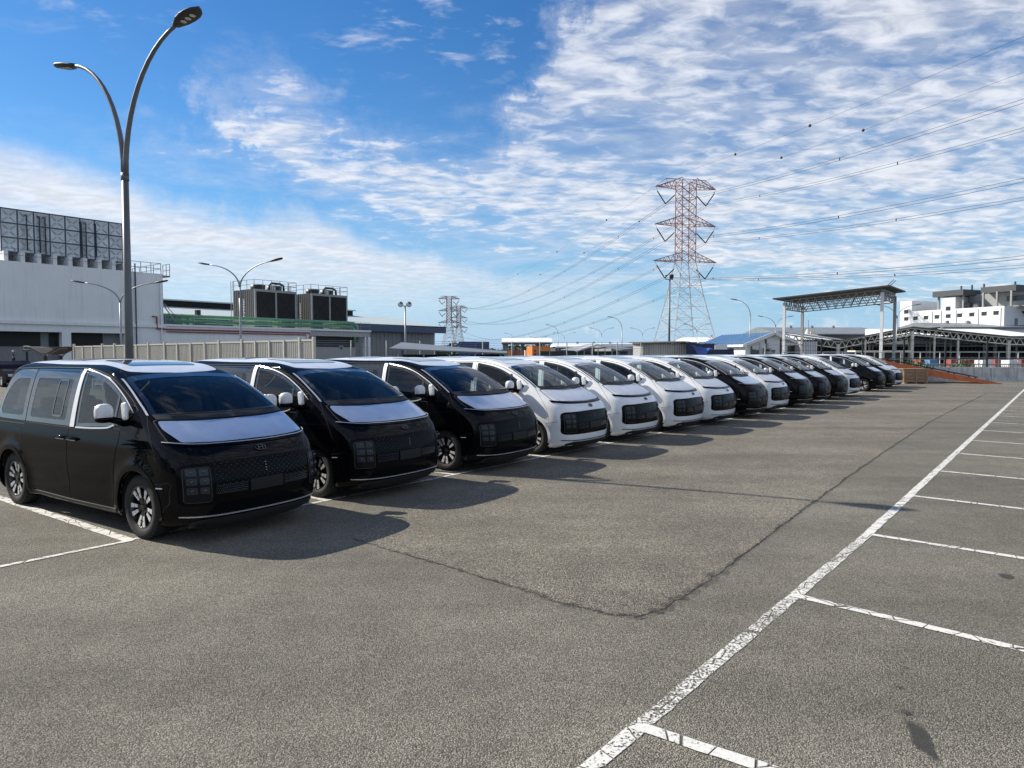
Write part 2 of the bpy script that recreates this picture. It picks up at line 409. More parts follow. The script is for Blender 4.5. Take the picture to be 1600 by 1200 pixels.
def stuff(o): o['kind'] = 'stuff'; return o
def empty(name, loc=(0,0,0), rz=0.0):
    o = bpy.data.objects.new(name, None); col.objects.link(o); o.location = loc; o.rotation_euler = (0,0,rz); o.empty_display_size = .3; return o
def copy_tree(o, parent=None):
    c = o.copy(); col.objects.link(c); c.parent = parent
    for ch in o.children: copy_tree(ch, c)
    return c
def text_mesh(name, body, size, m, parent, mtx, depth=.004, align='CENTER'):
    cu = bpy.data.curves.new(name, 'FONT'); cu.body = body; cu.size = size; cu.extrude = depth; cu.align_x = align; cu.align_y = 'CENTER'
    to = bpy.data.objects.new(name + '_tmp', cu); col.objects.link(to)
    bpy.context.view_layer.update()
    me = bpy.data.meshes.new_from_object(to.evaluated_get(bpy.context.evaluated_depsgraph_get()))
    bpy.data.objects.remove(to); bpy.data.curves.remove(cu)
    me.materials.clear(); me.materials.append(M[m]); me.transform(mtx)
    o = bpy.data.objects.new(name, me); col.objects.link(o); o.parent = parent; return o
def at(u, v, Yd):
    a = (u - 800)/FPX; b = -(v - 600)/FPX
    d = Vector((a, math.cos(PITCH) + b*math.sin(PITCH), -math.sin(PITCH) + b*math.cos(PITCH)))
    return Vector((0,0,CAM_H)) + d*(Yd/d.y)
def gnd(u, v, z=0.0):
    a = (u - 800)/FPX; b = -(v - 600)/FPX
    d = Vector((a, math.cos(PITCH) + b*math.sin(PITCH), -math.sin(PITCH) + b*math.cos(PITCH)))
    return Vector((0,0,CAM_H)) + d*((z - CAM_H)/d.z)
ROW = Vector((.6225, .7826, 0)); NRM = Vector((.7826, -.6225, 0))      # along the row of bays / the way the vans face
ROW_A = math.atan2(ROW.y, ROW.x)
# ================================================================== THE VAN
# coordinates: x forward from the front axle, y to the van's left, z up
def spline(pts, n=40):
    P_ = [np.array(p, float) for p in pts]; P_ = [2*P_[0]-P_[1]] + P_ + [2*P_[-1]-P_[-2]]
    out = []
    for i in range(1, len(P_)-2):
        p0, p1, p2, p3 = P_[i-1:i+3]
        t0 = 0; t1 = np.linalg.norm(p1-p0)**.5; t2 = t1+np.linalg.norm(p2-p1)**.5; t3 = t2+np.linalg.norm(p3-p2)**.5
        for t in np.linspace(t1, t2, n, endpoint=False):
            a1=(t1-t)/(t1-t0)*p0+(t-t0)/(t1-t0)*p1; a2=(t2-t)/(t2-t1)*p1+(t-t1)/(t2-t1)*p2; a3=(t3-t)/(t3-t2)*p2+(t-t2)/(t3-t2)*p3
            b1=(t2-t)/(t2-t0)*a1+(t-t0)/(t2-t0)*a2; b2=(t3-t)/(t3-t1)*a2+(t-t1)/(t3-t1)*a3
            out.append((t2-t)/(t2-t1)*b1+(t-t1)/(t2-t1)*b2)
    out.append(P_[-2]); return np.array(out)
ZT = 1.99
_w = spline([(.86,.16),(.925,.21),(.955,.30),(.975,.45),(.988,.65),(.992,.85),(.985,1.0),(.968,1.10),(.948,1.18),(.915,1.32),(.868,1.5),(.812,1.68),(.775,1.78),(.735,1.855),(.68,1.905),(.58,1.943),(.42,1.968),(.22,1.983),(0,ZT)])
_f = spline([(.80,.16),(.885,.22),(.93,.32),(.948,.45),(.95,.60),(.935,.75),(.90,.88),(.83,.99),(.74,1.07),(.60,1.16),(.43,1.25),(.24,1.35),(.10,1.43),(-.08,1.53),(-.28,1.635),(-.50,1.735),(-.72,1.815),(-.98,1.885),(-1.28,1.935),(-1.65,1.968),(-2.05,1.985),(-2.35,ZT)])
_r = spline([(-3.95,.16),(-4.02,.3),(-4.06,.6),(-4.06,1.0),(-4.04,1.2),(-3.99,1.5),(-3.93,1.78),(-3.86,1.87),(-3.70,1.93),(-3.35,1.965),(-2.85,1.983),(-2.4,ZT)])
def tab(c):
    z = np.maximum.accumulate(c[:,1] + np.arange(len(c))*1e-9); return z, c[:,0]
TW, TF, TR = tab(_w), tab(_f), tab(_r)
def W_(z): return float(np.interp(z, *TW))
def XF(z): return float(np.interp(z, *TF))
def XR(z): return float(np.interp(z, *TR))
def fb(z): return float(np.interp(z, [.2,1.0,1.35,1.8,1.95], [.10,.10,.09,.09,.06]))
def fR(z): return float(np.interp(z, [.2,.9,1.15,1.45,1.8,1.95], [.42,.40,.34,.17,.12,.08]))
def fq(z): return float(np.interp(z, [.2,.9,1.2,1.5,1.9], [6,6,7,11,12]))
def xfront(yn, z): return XF(z) - fb(z)*yn*yn - fR(z)*(1 - math.sqrt(max(0, 1 - yn**fq(z))))
def xrear(yn, z): return XR(z) + .06*yn*yn + .30*(1 - math.sqrt(max(0, 1 - yn**7)))
WB = 3.20; HUB = .358; WHEELS = ((0.0, HUB), (-WB, HUB))
def warp_y(x, y, z):
    s = 1 - .010*((x + 1.5)/2.4)**2
    ay = abs(y)
    if ay > .6 and z < 1.2:
        fl = 0
        for cx_, cz_ in WHEELS:
            r = math.hypot(x - cx_, z - cz_)
            fl += .022*math.exp(-((r - .44)/.10)**2) if r > .44 else .022
        crease = .010*math.exp(-((z - .52)/.10)**2)
        return math.copysign(ay*s + (fl - crease)*min(1, (ay - .6)/.3), y)
    return y*s
def side_yn(x, z):
    if x > xfront(1.0, z):
        a, b = 0.0, 1.0
        for _ in range(34):
            m = (a+b)/2
            if xfront(m, z) > x: a = m
            else: b = m
        return a
    if x < xrear(1.0, z):
        a, b = 0.0, 1.0
        for _ in range(34):
            m = (a+b)/2
            if xrear(m, z) < x: a = m
            else: b = m
        return a
    return 1.0
def p_side(s):
    def f(x, z):
        y = s*side_yn(x, z)*W_(z); return Vector((x, warp_y(x, y, z), z))
    return f
def p_front(y, z):
    yn = min(.9999, abs(y)/max(W_(z), 1e-4)); x = xfront(yn, z); return Vector((x, warp_y(x, y, z), z))
def p_rear(y, z):
    yn = min(.9999, abs(y)/max(W_(z), 1e-4)); x = xrear(yn, z); return Vector((x, warp_y(x, y, z), z))
def p_top(x, y):
    a, b = 1.3, ZT
    def inside(z):
        wz = W_(z)
        if abs(y) >= wz: return False
        yn = abs(y)/wz
        return xrear(yn, z) < x < xfront(yn, z)
    for _ in range(34):
        m = (a+b)/2
        if inside(m): a = m
        else: b = m
    return Vector((x, warp_y(x, y, a), a))
CEN = Vector((-1.6, 0, .9))
def mapped(fn, off):
    def g(a, b):
        p = fn(a, b); e = 2e-3
        da = fn(a+e, b) - fn(a-e, b); db = fn(a, b+e) - fn(a, b-e); n = da.cross(db)
        if n.length < 1e-12: n = p - CEN
        n.normalize()
        if n.dot(Vector((p.x - max(-3.2, min(.2, p.x)), p.y, p.z - .9))) < 0: n = -n
        return p + n*off, n
    return g
def round_poly(pts, r, n=5):
    out = []; k = len(pts)
    rs = r if isinstance(r, (list, tuple)) else [r]*k
    for i in range(k):
        p = Vector(pts[i]); a = Vector(pts[i-1]) - p; b = Vector(pts[(i+1) % k]) - p
        rr = min(rs[i], a.length*.45, b.length*.45)
        if rr < 1e-4: out.append(tuple(p)); continue
        s_ = p + a.normalized()*rr; e_ = p + b.normalized()*rr
        for j in range(n+1):
            t = j/n; q = s_*(1-t)**2 + p*2*t*(1-t) + e_*t*t; out.append((q.x, q.y))
    return out
def inset(poly, d):
    k = len(poly); area = sum(poly[i][0]*poly[(i+1)%k][1] - poly[(i+1)%k][0]*poly[i][1] for i in range(k))
    sg = 1 if area > 0 else -1; out = []
    for i in range(k):
        p0, p1, p2 = Vector(poly[i-1]), Vector(poly[i]), Vector(poly[(i+1)%k])
        a = (p1-p0).normalized(); b = (p2-p1).normalized()
        na = Vector((-a.y, a.x))*sg; nb = Vector((-b.y, b.x))*sg; n = na+nb
        n = n/max(.35, n.dot(na)) if n.length > 1e-6 else na
        out.append((p1.x + n.x*d, p1.y + n.y*d))
    return out
def in_poly(x, y, poly):
    c = False; k = len(poly)
    for i in range(k):
        x1, y1 = poly[i]; x2, y2 = poly[i-1]
        if (y1 > y) != (y2 > y) and x < (x2-x1)*(y-y1)/(y2-y1)+x1: c = not c
    return c
def surf_mesh(name, bm, fn, off, step, m, parent, skirt):
    xs = [v.co.x for v in bm.verts]; ys = [v.co.y for v in bm.verts]
    for ax, lo, hi in ((0, min(xs), max(xs)), (1, min(ys), max(ys))):
        k = int(math.floor(lo/step)) + 1
        while k*step < hi - 1e-5:
            co = [0,0,0]; co[ax] = k*step; no = [0,0,0]; no[ax] = 1
            if k*step > lo + 1e-5:
                bmesh.ops.bisect_plane(bm, geom=bm.verts[:]+bm.edges[:]+bm.faces[:], plane_co=co, plane_no=no, dist=1e-6)
            k += 1
    g = mapped(fn, off); bm.normal_update()
    nrm = {}
    for v in bm.verts:
        p, n = g(v.co.x, v.co.y); nrm[v] = n; v.co = p
    bm.faces.ensure_lookup_table(); bm.normal_update()
    s_ = sum(f.normal.dot(nrm[f.verts[0]])*f.calc_area() for f in bm.faces)
    if s_ < 0: bmesh.ops.reverse_faces(bm, faces=bm.faces[:])
    for f in bm.faces: f.smooth = True
    if skirt:
        be = [e for e in bm.edges if len(e.link_faces) == 1]
        ex = bmesh.ops.extrude_edge_only(bm, edges=be)
        src = {}
        for e in be:
            for v in e.verts: src[tuple(round(c, 6) for c in v.co)] = nrm[v]
        for v in [q for q in ex['geom'] if isinstance(q, bmesh.types.BMVert)]:
            n = src.get(tuple(round(c, 6) for c in v.co), Vector((0,0,0))); v.co = v.co - n*skirt
        for e in be: e.smooth = False
    me = bpy.data.meshes.new(name); bm.to_mesh(me); bm.free(); me.materials.append(M[m])
    o = bpy.data.objects.new(name, me); col.objects.link(o)
    if parent: o.parent = parent
    return o
def patch(name, poly, fn, off, m, parent, step=.05, skirt=0.0):
    bm = bmesh.new(); vs = [bm.verts.new((x, y, 0)) for x, y in poly]; f = bm.faces.new(vs)
    bmesh.ops.triangulate(bm, faces=[f])
    return surf_mesh(name, bm, fn, off, step, m, parent, skirt)
def ring(name, outer, inner, fn, off, m, parent, step=.06, skirt=0.0):
    bm = bmesh.new(); a = [bm.verts.new((x, y, 0)) for x, y in outer]; b = [bm.verts.new((x, y, 0)) for x, y in inner]; k = len(a)
    for i in range(k): bm.faces.new((a[i], a[(i+1)%k], b[(i+1)%k], b[i]))
    return surf_mesh(name, bm, fn, off, step, m, parent, skirt)
def ribbon(name, line, wd, fn, off, m, parent, step=.06, skirt=0.0):
    bm = bmesh.new(); L_ = []; R_ = []
    for i, p in enumerate(line):
        a = Vector(line[max(i-1, 0)]); b = Vector(line[min(i+1, len(line)-1)]); d = (b-a).normalized(); n = Vector((-d.y, d.x))
        L_.append(bm.verts.new((p[0]+n.x*wd/2, p[1]+n.y*wd/2, 0))); R_.append(bm.verts.new((p[0]-n.x*wd/2, p[1]-n.y*wd/2, 0)))
    for i in range(len(line)-1): bm.faces.new((L_[i], R_[i], R_[i+1], L_[i+1]))
    return surf_mesh(name, bm, fn, off, step, m, parent, skirt)
def bez(pts, n=12): return [(float(a), float(b)) for a, b in spline(pts, n)]

# window outlines (x, z)
WIN_FRONT = round_poly([(-1.44,1.175),(-.62,1.225),(-.34,1.275),(-.20,1.385),(-.42,1.525),(-.62,1.625),(-.86,1.725),(-1.14,1.80),(-1.545,1.86)], [.03,.15,.06,.05,.2,.2,.2,.2,.03])
WIN_SLIDE = round_poly([(-1.60,1.175),(-1.685,1.865),(-2.90,1.858),(-2.825,1.175)], .02)
WIN_REAR = round_poly([(-2.845,1.175),(-2.92,1.857),(-3.48,1.842),(-3.64,1.70),(-3.72,1.45),(-3.74,1.25),(-3.66,1.18)], [.02,.02,.12,.15,.15,.08,.05])
WSHIELD = round_poly([(-.845,1.352),(-.40,1.338),(.40,1.338),(.845,1.352),(.735,1.762),(.66,1.792),(.35,1.818),(0,1.825),(-.35,1.818),(-.66,1.792),(-.735,1.762)], [.05,.3,.3,.05,.06,.1,.2,.2,.2,.1,.06])
RWINDOW = round_poly([(-.72,1.22),(.72,1.22),(.62,1.72),(-.62,1.72)], .06)

def make_shell():
    zs = list(np.arange(.16, 1.78, .026)); c = _w
    i0 = int(np.argmin(abs(c[:,1]-1.78)))
    seg = np.linalg.norm(np.diff(c[i0:], axis=0), axis=1); s_ = np.concatenate([[0], np.cumsum(seg)])
    zs += [float(np.interp(t, s_, c[i0:,1])) for t in np.linspace(0, s_[-1], 30)[:-1]] + [ZT - 2e-5]
    NF, NS, NR = 30, 110, 18
    def res(pts, n):
        pts = np.array(pts); s = np.concatenate([[0], np.cumsum(np.linalg.norm(np.diff(pts, axis=0), axis=1))])
        t = np.linspace(0, s[-1], n); return np.stack([np.interp(t, s, pts[:,0]), np.interp(t, s, pts[:,1])], 1)
    yy = np.concatenate([np.linspace(0, .8, 40), 1 - .2*(1 - np.linspace(0, 1, 80)**.5)**2]) ; yy = np.clip(np.sort(yy), 0, 1)
    verts = []; rows = []
    for z in zs:
        wz = W_(z)
        fr = res([(xfront(t, z), t*wz) for t in yy], NF)
        re = res([(xrear(t, z), t*wz) for t in yy[::-1]], NR)
        xa, xb = fr[-1][0], re[0][0]
        if xa < xb: xa = xb = (xa+xb)/2
        sd_ = np.stack([np.linspace(xa, xb, NS), np.full(NS, wz)], 1)
        half = list(fr[:-1]) + list(sd_) + list(re[1:])
        pts = [(x, y) for x, y in half] + [(x, -y) for x, y in half[-2:0:-1]]
        rows.append(len(verts))
        for x, y in pts: verts.append((x, warp_y(x, y, z), z))
    n = len(pts); faces = []
    fi = inset(WIN_FRONT, .032); si = inset(WIN_SLIDE, .032); ri = inset(WIN_REAR, .032); wi = inset(WSHIELD, .032); bi = inset(RWINDOW, .03)
    for r in range(len(rows)-1):
        for j in range(n):
            q = (rows[r]+j, rows[r]+(j+1)%n, rows[r+1]+(j+1)%n, rows[r+1]+j)
            cx_ = sum(verts[i][0] for i in q)/4; cy_ = sum(verts[i][1] for i in q)/4; cz_ = sum(verts[i][2] for i in q)/4
            if abs(cy_) > .55 and cz_ > 1.1 and any(in_poly(cx_, cz_, p_) for p_ in (fi, si, ri)): continue
            if cx_ > -.9 and in_poly(cy_, cz_, wi): continue
            if cx_ < -3.7 and in_poly(cy_, cz_, bi): continue
            if abs(cy_) > .7 and any(math.hypot(cx_-a, cz_-b) < .425 for a, b in WHEELS): continue
            faces.append(q)
    return verts, faces
_shell = make_shell()

# 18-inch wheel, outer face towards -y
def wheel_parts():
    tyre = MB().lathe([(.232,-.085),(.245,-.104),(.285,-.116),(.325,-.112),(.346,-.096),(.357,-.075),(.358,0),(.357,.075),(.346,.096),(.325,.112),(.285,.116),(.245,.104),(.232,.085)], 56)
    for k in range(40):                                             # tread blocks on the shoulder
        a = 2*math.pi*k/40
        for s in (-1, 1):
            c = Vector((math.cos(a)*.354, s*.082, math.sin(a)*.354)); t = Vector((-math.sin(a), 0, math.cos(a)))
            tyre.bar(c - t*.017, c + t*.017, .030, .012, up=(math.cos(a), 0, math.sin(a)))
    rim = MB().lathe([(.236,-.088),(.240,-.100),(.226,-.102),(.218,-.085),(.205,-.03),(.20,.08)], 48)
    rim.lathe([(.001,-.045),(.20,-.035)], 40); rim.lathe([(.001,-.088),(.030,-.088),(.034,-.080),(.05,-.060),(.055,-.04)], 24)
    for k in range(10):
        a = 2*math.pi*(k//2)/5 + (.24 if k % 2 else -.24) + .3
        d = Vector((math.cos(a), 0, math.sin(a))); t = Vector((-math.sin(a), 0, math.cos(a))); y = Vector((0,-1,0))
        pr = [(.04,.070,.020),(.12,.082,.024),(.228,.092,.030)]
        vs = []
        for r_, yo, hw in pr: vs += [d*r_ + y*(yo-.03) - t*hw, d*r_ + y*yo - t*hw*.8, d*r_ + y*yo + t*hw*.8, d*r_ + y*(yo-.03) + t*hw]
        rim.add(vs, [(i*4+j, i*4+j+1, i*4+j+5, i*4+j+4) for i in range(2) for j in range(3)])
    for k in range(5):
        a = 2*math.pi*k/5; rim.tube([(math.cos(a)*.052,-.075,math.sin(a)*.052),(math.cos(a)*.052,-.060,math.sin(a)*.052)], .009, 6)
    bl = MB()
    for k in range(10):
        a = 2*math.pi*(k//2)/5 + (.24 if k % 2 else -.24) + .3; sk = (1 if k % 2 else -1)
        d = Vector((math.cos(a), 0, math.sin(a))); t = Vector((-math.sin(a), 0, math.cos(a))); y = Vector((0,-1,0))
        for r0, r1, y0, y1, h0, h1 in ((.105,.158,.0835,.089,.017,.021),(.164,.224,.090,.0955,.022,.026)):
            vs = [d*r0 + y*y0 - t*h0, d*r0 + y*y0 + t*h0, d*(r1 + .008*sk) + y*y1 + t*h1, d*(r1 - .008*sk) + y*y1 - t*h1]
            vs += [v - y*.012 for v in vs]
            bl.add(vs, [(0,1,2,3),(7,6,5,4),(0,4,5,1),(1,5,6,2),(2,6,7,3),(3,7,4,0)])
    return tyre, rim, bl

def make_van(white):
    paint = 'paint_white' if white else 'paint_black'
    root = empty('parked_van')
    v, f = _shell
    body = MB(); body.v = v; body.f = f
    b = body.build('body', paint, root, smooth=True, fix=True)
    # interior lining: the shell pulled inwards
    me = b.data
    nr = np.zeros(len(me.vertices)*3, 'f'); me.vertex_normals.foreach_get('vector', nr); nr = nr.reshape(-1, 3)
    co = np.array(v) - nr*.035
    keep = [q for q in f if min(v[i][2] for i in q) > .45 and max(v[i][2] for i in q) < 1.97]
    inn = MB(); inn.v = [tuple(c) for c in co]; inn.f = [q[::-1] for q in keep]
    inn.build('interior_lining', 'interior', root, smooth=True, fix=False)
    # underbody and wheel wells
    MB().box((-3.75,-.80,.19),(.72,.80,.30)).build('underbody', 'plastic_black', root)
    for cx_, cz_ in WHEELS:
        for s in (-1, 1):
            m = MB(); vs = []; n = 18
            for k in range(n+1):
                a = math.pi*(-.12 + 1.24*k/n)
                for yy in (.93, .55): vs.append((cx_ + .435*math.cos(a), s*yy, cz_ + .435*math.sin(a)))
            m.add(vs, [(2*k, 2*k+1, 2*k+3, 2*k+2) for k in range(n)])
            m.add([(cx_ + .435*math.cos(math.pi*(-.12+1.24*k/n)), s*.55, cz_ + .435*math.sin(math.pi*(-.12+1.24*k/n))) for k in range(n+1)], [tuple(range(n+1))])
            m.build('wheel_well', 'plastic_black', root, smooth=True)
            lip = [(cx_ + .445*math.cos(a), cz_ + .445*math.sin(a)) for a in np.linspace(-.06*math.pi, 1.06*math.pi, 40)]
            ribbon('arch_lip', lip, .055, p_side(s), .006, paint, root, skirt=.03)
    # wheels
    ty, ri_, bl = wheel_parts(); NRF = len(ri_.f); ri_.add(bl.v, bl.f)
    w0 = []
    for i, (cx_, cz_) in enumerate(WHEELS):
        for s in (-1, 1):
            e = empty('wheel', (cx_, s*.845, cz_), 0 if s < 0 else math.pi); e.parent = root
            if not w0:
                a = ty.build('tyre', 'tyre_rubber', e); smooth_angle(a, 40); b_ = ri_.build('rim', 'rim_dark', e); smooth_angle(b_, 40)
                nf = len(ri_.f); b_.data.materials.append(M['rim_silver']); b_.data.polygons.foreach_set('material_index', [0]*NRF + [1]*(nf-NRF)); w0 += [a, b_]
            else:
                for o in w0:
                    c_ = o.copy(); col.objects.link(c_); c_.parent = e
            e.rotation_euler = (0, random.uniform(0, 6), 0 if s < 0 else math.pi)
    # glazing
    for s in (-1, 1):
        fn = p_side(s)
        for nm, poly, gm, inn_ in (('front_window', WIN_FRONT, 'glass_side', inset(WIN_FRONT, .042)), ('sliding_window', WIN_SLIDE, 'glass_dark', round_poly([(-1.74,1.235),(-1.80,1.745),(-2.77,1.74),(-2.72,1.235)], .05)),
                ('quarter_window', WIN_REAR, 'glass_dark', round_poly([(-2.955,1.24),(-3.01,1.735),(-3.40,1.725),(-3.55,1.61),(-3.645,1.43),(-3.66,1.30),(-3.60,1.24)], [.04,.04,.10,.12,.12,.06,.04]))):
            g = patch(nm, poly, fn, .0015, gm, root, .08)
            ring('window_border', poly, inn_, fn, .0035, 'frit_black', g, .10)
            if nm == 'sliding_window':                              # the pop-out pane and its frame
                pp = round_poly([(-1.86,1.27),(-1.90,1.74),(-2.16,1.735),(-2.13,1.27)], .05)
                ring('pane_frame', pp, inset(pp, .022), fn, .006, 'frit_black', g, .10)
            if nm == 'front_window':
                ribbon('window_divider', [(-.56,1.225),(-.585,1.635)], .045, fn, .007, 'frit_black', g, .10)
        up = [(-1.555,1.868),(-1.14,1.81),(-.85,1.735),(-.60,1.632),(-.40,1.53),(-.20,1.40)]
        if not white:
            ribbon('window_trim', bez(up), .014, fn, .009, 'chrome', root, .08, .006)
            ribbon('window_trim', bez([(-1.44,1.168),(-1.0,1.183),(-.66,1.212),(-.56,1.245)]), .018, fn, .010, 'chrome', root, .08, .008)
        patch('pillar_film', [(-1.485,1.168),(-1.585,1.87),(-1.668,1.872),(-1.592,1.168)], fn, .008, 'tape_white', root, .10, .006)
    g = patch('windshield', WSHIELD, p_front, .0015, 'glass_clear', root, .07)
    ring('windshield_border', WSHIELD, inset(WSHIELD, .045), p_front, .0035, 'frit_black', g, .10)
    ribbon('cowl', [(-.83,1.357),(-.4,1.343),(0,1.340),(.4,1.343),(.83,1.357)], .05, p_front, .008, 'plastic_black', root, .08, .01)
    for s in (-1, 1):
        ribbon('pillar_trim', bez([(s*.862,1.375),(s*.835,1.50),(s*.795,1.64),(s*.752,1.765)]), .014, p_front, .008, 'chrome' if not white else 'gloss_black', root, .06, .008)
    for y0, y1 in ((-.70,-.02),(.05,.72)):
        p0 = p_front(y0, 1.372); p1 = p_front(y1, 1.368)
        MB().tube([p0+Vector((.02,0,.012)), (p0+p1)/2+Vector((.045,0,.014)), p1+Vector((.02,0,.012))], .008, 6).build('wiper', 'plastic_black', root)
    patch('rear_window', RWINDOW, p_rear, .0015, 'glass_dark', root, .1)
    # doors: proud panels below the belt line with real gaps round them
    def door(nm, poly, s, hx):
        d = patch(nm, poly, p_side(s), .0035, paint, root, .045, .012)
        k = len(poly)
        ring('door_gap', inset(poly, -.0075), inset(poly, .001), p_side(s), .0008, 'dark_void', d, .08)
        fn = mapped(p_side(s), .0)
        m = MB()
        p, n = fn(hx, 1.035)
        cup = round_poly([(hx-.115,.995),(hx+.115,.995),(hx+.115,1.075),(hx-.115,1.075)], .03)
        patch('handle_cup', cup, p_side(s), .0045, 'gloss_black', d, .08)
        pts = [mapped(p_side(s), o_)(hx + dx, 1.032)[0] for dx, o_ in ((-.115,.004),(-.09,.035),(0,.042),(.09,.035),(.115,.004))]
        m.tube(pts, [.012,.016,.017,.016,.012], 8).build('door_handle', paint, d, smooth=True)
        pts = [mapped(p_side(s), o_)(hx + dx, 1.014)[0] for dx, o_ in ((-.10,.028),(0,.036),(.10,.028))]
        MB().tube(pts, .006, 6).build('handle_strip', 'chrome', d, smooth=True)
        return d
    for s in (-1, 1):
        fdoor = round_poly([(-1.575,.335),(-.56,.325),(-.515,.50),(-.50,.72),(-.44,.95),(-.40,1.10),(-.42,1.20),(-.62,1.205),(-1.588,1.155),(-1.592,.9)], [.04,.05,.1,.1,.1,.06,.03,.02,.01,.1])
        sdoor = round_poly([(-1.605,.335),(-1.608,.9),(-1.603,1.155),(-2.825,1.155),(-2.81,.80),(-2.775,.58),(-2.70,.40),(-2.60,.335)], [.04,.1,.01,.01,.1,.1,.1,.05])
        door('front_door', fdoor, s, -1.455); door('sliding_door', sdoor, s, -1.735)
        ribbon('slide_rail', [(-2.84,1.135),(-3.80,1.135)], .016, p_side(s), .002, 'dark_void', root, .08)
        ribbon('roof_gap', bez([(-3.60,1.858),(-2.9,1.880),(-2.0,1.888),(-1.56,1.882),(-1.10,1.828),(-.80,1.752),(-.52,1.642),(-.30,1.535),(-.13,1.43)]), .010, p_side(s), .0012, 'dark_void', root, .08)
        ribbon('sill_strip', [(-2.66,.262),(-1.6,.250),(-.50,.262)], .035, p_side(s), .010, 'plastic_black', root, .08, .012)
        fuel = round_poly([(-3.12,.86),(-2.93,.86),(-2.93,1.06),(-3.12,1.06)], .06)
        if s < 0: ring('fuel_flap_gap', fuel, inset(fuel, .006), p_side(s), .0012, 'dark_void', root, .08)
        ribbon('fender_gap', bez([(.02,1.375),(.16,1.22),(.30,1.06),(.40,.88),(.44,.70)]), .004, p_side(s), .0012, 'dark_void', root, .06)
        ribbon('bumper_gap', [(.38,.66),(.62,.70)], .006, p_side(s), .0012, 'dark_void', root, .06)
        mk = round_poly([(.40,.615),(.50,.620),(.50,.632),(.40,.627)], .004); patch('side_reflector', mk, p_side(s), .004, 'tape_white', root, .08)
    # bonnet, its film, the light bar across the nose
    hood = round_poly([(-.865,1.325),(-.80,1.335),(0,1.305),(.80,1.335),(.865,1.325),(.89,1.20),(.90,1.105),(.5,1.080),(0,1.070),(-.5,1.080),(-.90,1.105),(-.89,1.20)], .02)
    ring('bonnet_gap', hood, inset(hood, .009), p_front, .0012, 'dark_void', root, .08)
    film = round_poly([(-.835,1.318),(-.40,1.298),(.40,1.298),(.835,1.318),(.855,1.235),(.80,1.105),(.4,1.088),(-.4,1.088),(-.80,1.105),(-.855,1.235)], [.03,.2,.2,.03,.05,.02,.2,.2,.02,.05])
    patch('bonnet_film', film, p_front, .005, 'film_hood' if not white else 'film_white', root, .05, .004)
    bar_ = bez([(-.93,1.098),(-.75,1.073),(-.4,1.060),(0,1.055),(.4,1.060),(.75,1.073),(.93,1.098)])
    ribbon('light_bar', bar_, .030 if not white else .040, p_front, .010, 'gloss_black', root, .05, .012)
    ribbon('light_bar_strip', [(a, c+.010) for a, c in bar_], .006, p_front, .014, 'chrome' if not white else 'dark_chrome', root, .05, .004)
    # grille panel with lamps let into its ends
    gp = round_poly([(-.93,.44),(.93,.44),(.93,.885),(0,.900),(-.93,.885)], [.09,.09,.09,.3,.09])
    gr = patch('grille', gp, p_front, .006, 'gloss_black', root, .05, .010)
    m = MB(); rowz = 0; z = .872
    while z > .645:
        y = -.60 + (.036 if rowz % 2 else 0)
        while y <= .61:
            p, n = mapped(p_front, .006)(y, z); t = Vector((0,1,0)); u = n.cross(t).normalized(); t = u.cross(n)
            hw, hh = .0095, .0070
            m.add([p - t*hw, p - u*hh, p + t*hw, p + u*hh, p + n*.009], [(0,1,4),(1,2,4),(2,3,4),(3,0,4)])
            y += .072
        z -= .0275; rowz += 1
    stuff(m.build('grille_studs', 'grille_stud', gr))
    m = MB()
    for y0, y1 in ((-.60,-.26),(.26,.60)):
        for i in range(17):
            for j in range(4):
                y = y0 + (y1-y0)*(i+.5)/17 + (.01 if j % 2 else 0); zz_ = .565 + .02*j
                p, n = mapped(p_front, .007)(y, zz_); t = Vector((0,1,0)); u = n.cross(t).normalized()
                m.add([p - t*.007, p - u*.006, p + t*.007, p + u*.006, p + n*.005], [(0,1,4),(1,2,4),(2,3,4),(3,0,4)])
    stuff(m.build('grille_mesh', 'grille_stud', gr))
    for y0, y1 in ((-.61,-.25),(.25,.61)):
        ring('mesh_frame', round_poly([(y0,.55),(y1,.55),(y1,.645),(y0,.645)], .012), inset(round_poly([(y0,.55),(y1,.55),(y1,.645),(y0,.645)], .012), .005), p_front, .009, 'plastic_black', gr, .1)
    patch('number_plate_panel', round_poly([(-.22,.535),(.22,.535),(.22,.665),(-.22,.665)], .012), p_front, .018, 'plate_grey', gr, .06, .010)
    m = MB()
    for i in range(4):
        p, n = mapped(p_front, .012)(0, .735 + .030*i); m.rbox(p, (.012,.020,.016), .5, 8, 6)
    m.build('sensor_strip', 'grille_stud', gr, smooth=True)
    for s in (-1, 1):
        hp = round_poly([(s*.655,.475),(s*.895,.475),(s*.895,.845),(s*.655,.855)], .04)
        if s < 0: hp = hp[::-1]
        h = patch('headlight', hp, p_front, .010, 'lamp_base', root, .05, .006)
        ring('headlight_rim', hp, inset(hp, .008), p_front, .0135, 'plastic_black', h, .06)
        for r_ in range(3):
            for c in range(2):
                yc = s*(.722 + .106*c); zc = .800 - .098*r_
                cell = round_poly([(yc-.042,zc-.036),(yc+.042,zc-.036),(yc+.042,zc+.036),(yc-.042,zc+.036)], .012)
                cc_ = patch('lamp_cell', cell, p_front, .0135, 'lamp_cell', h, .06, .003)
                p, n = mapped(p_front, .015)(yc, zc)
                MB().rbox(p, (.012,.040,.030), .7, 10, 8).build('lamp_lens', 'dark_chrome', h, smooth=True)
    ribbon('bumper_trim', bez([(-.90,.325),(-.60,.318),(0,.315),(.60,.318),(.90,.325)]), .011, p_front, .012, 'chrome' if not white else 'gloss_black', root, .06, .010)
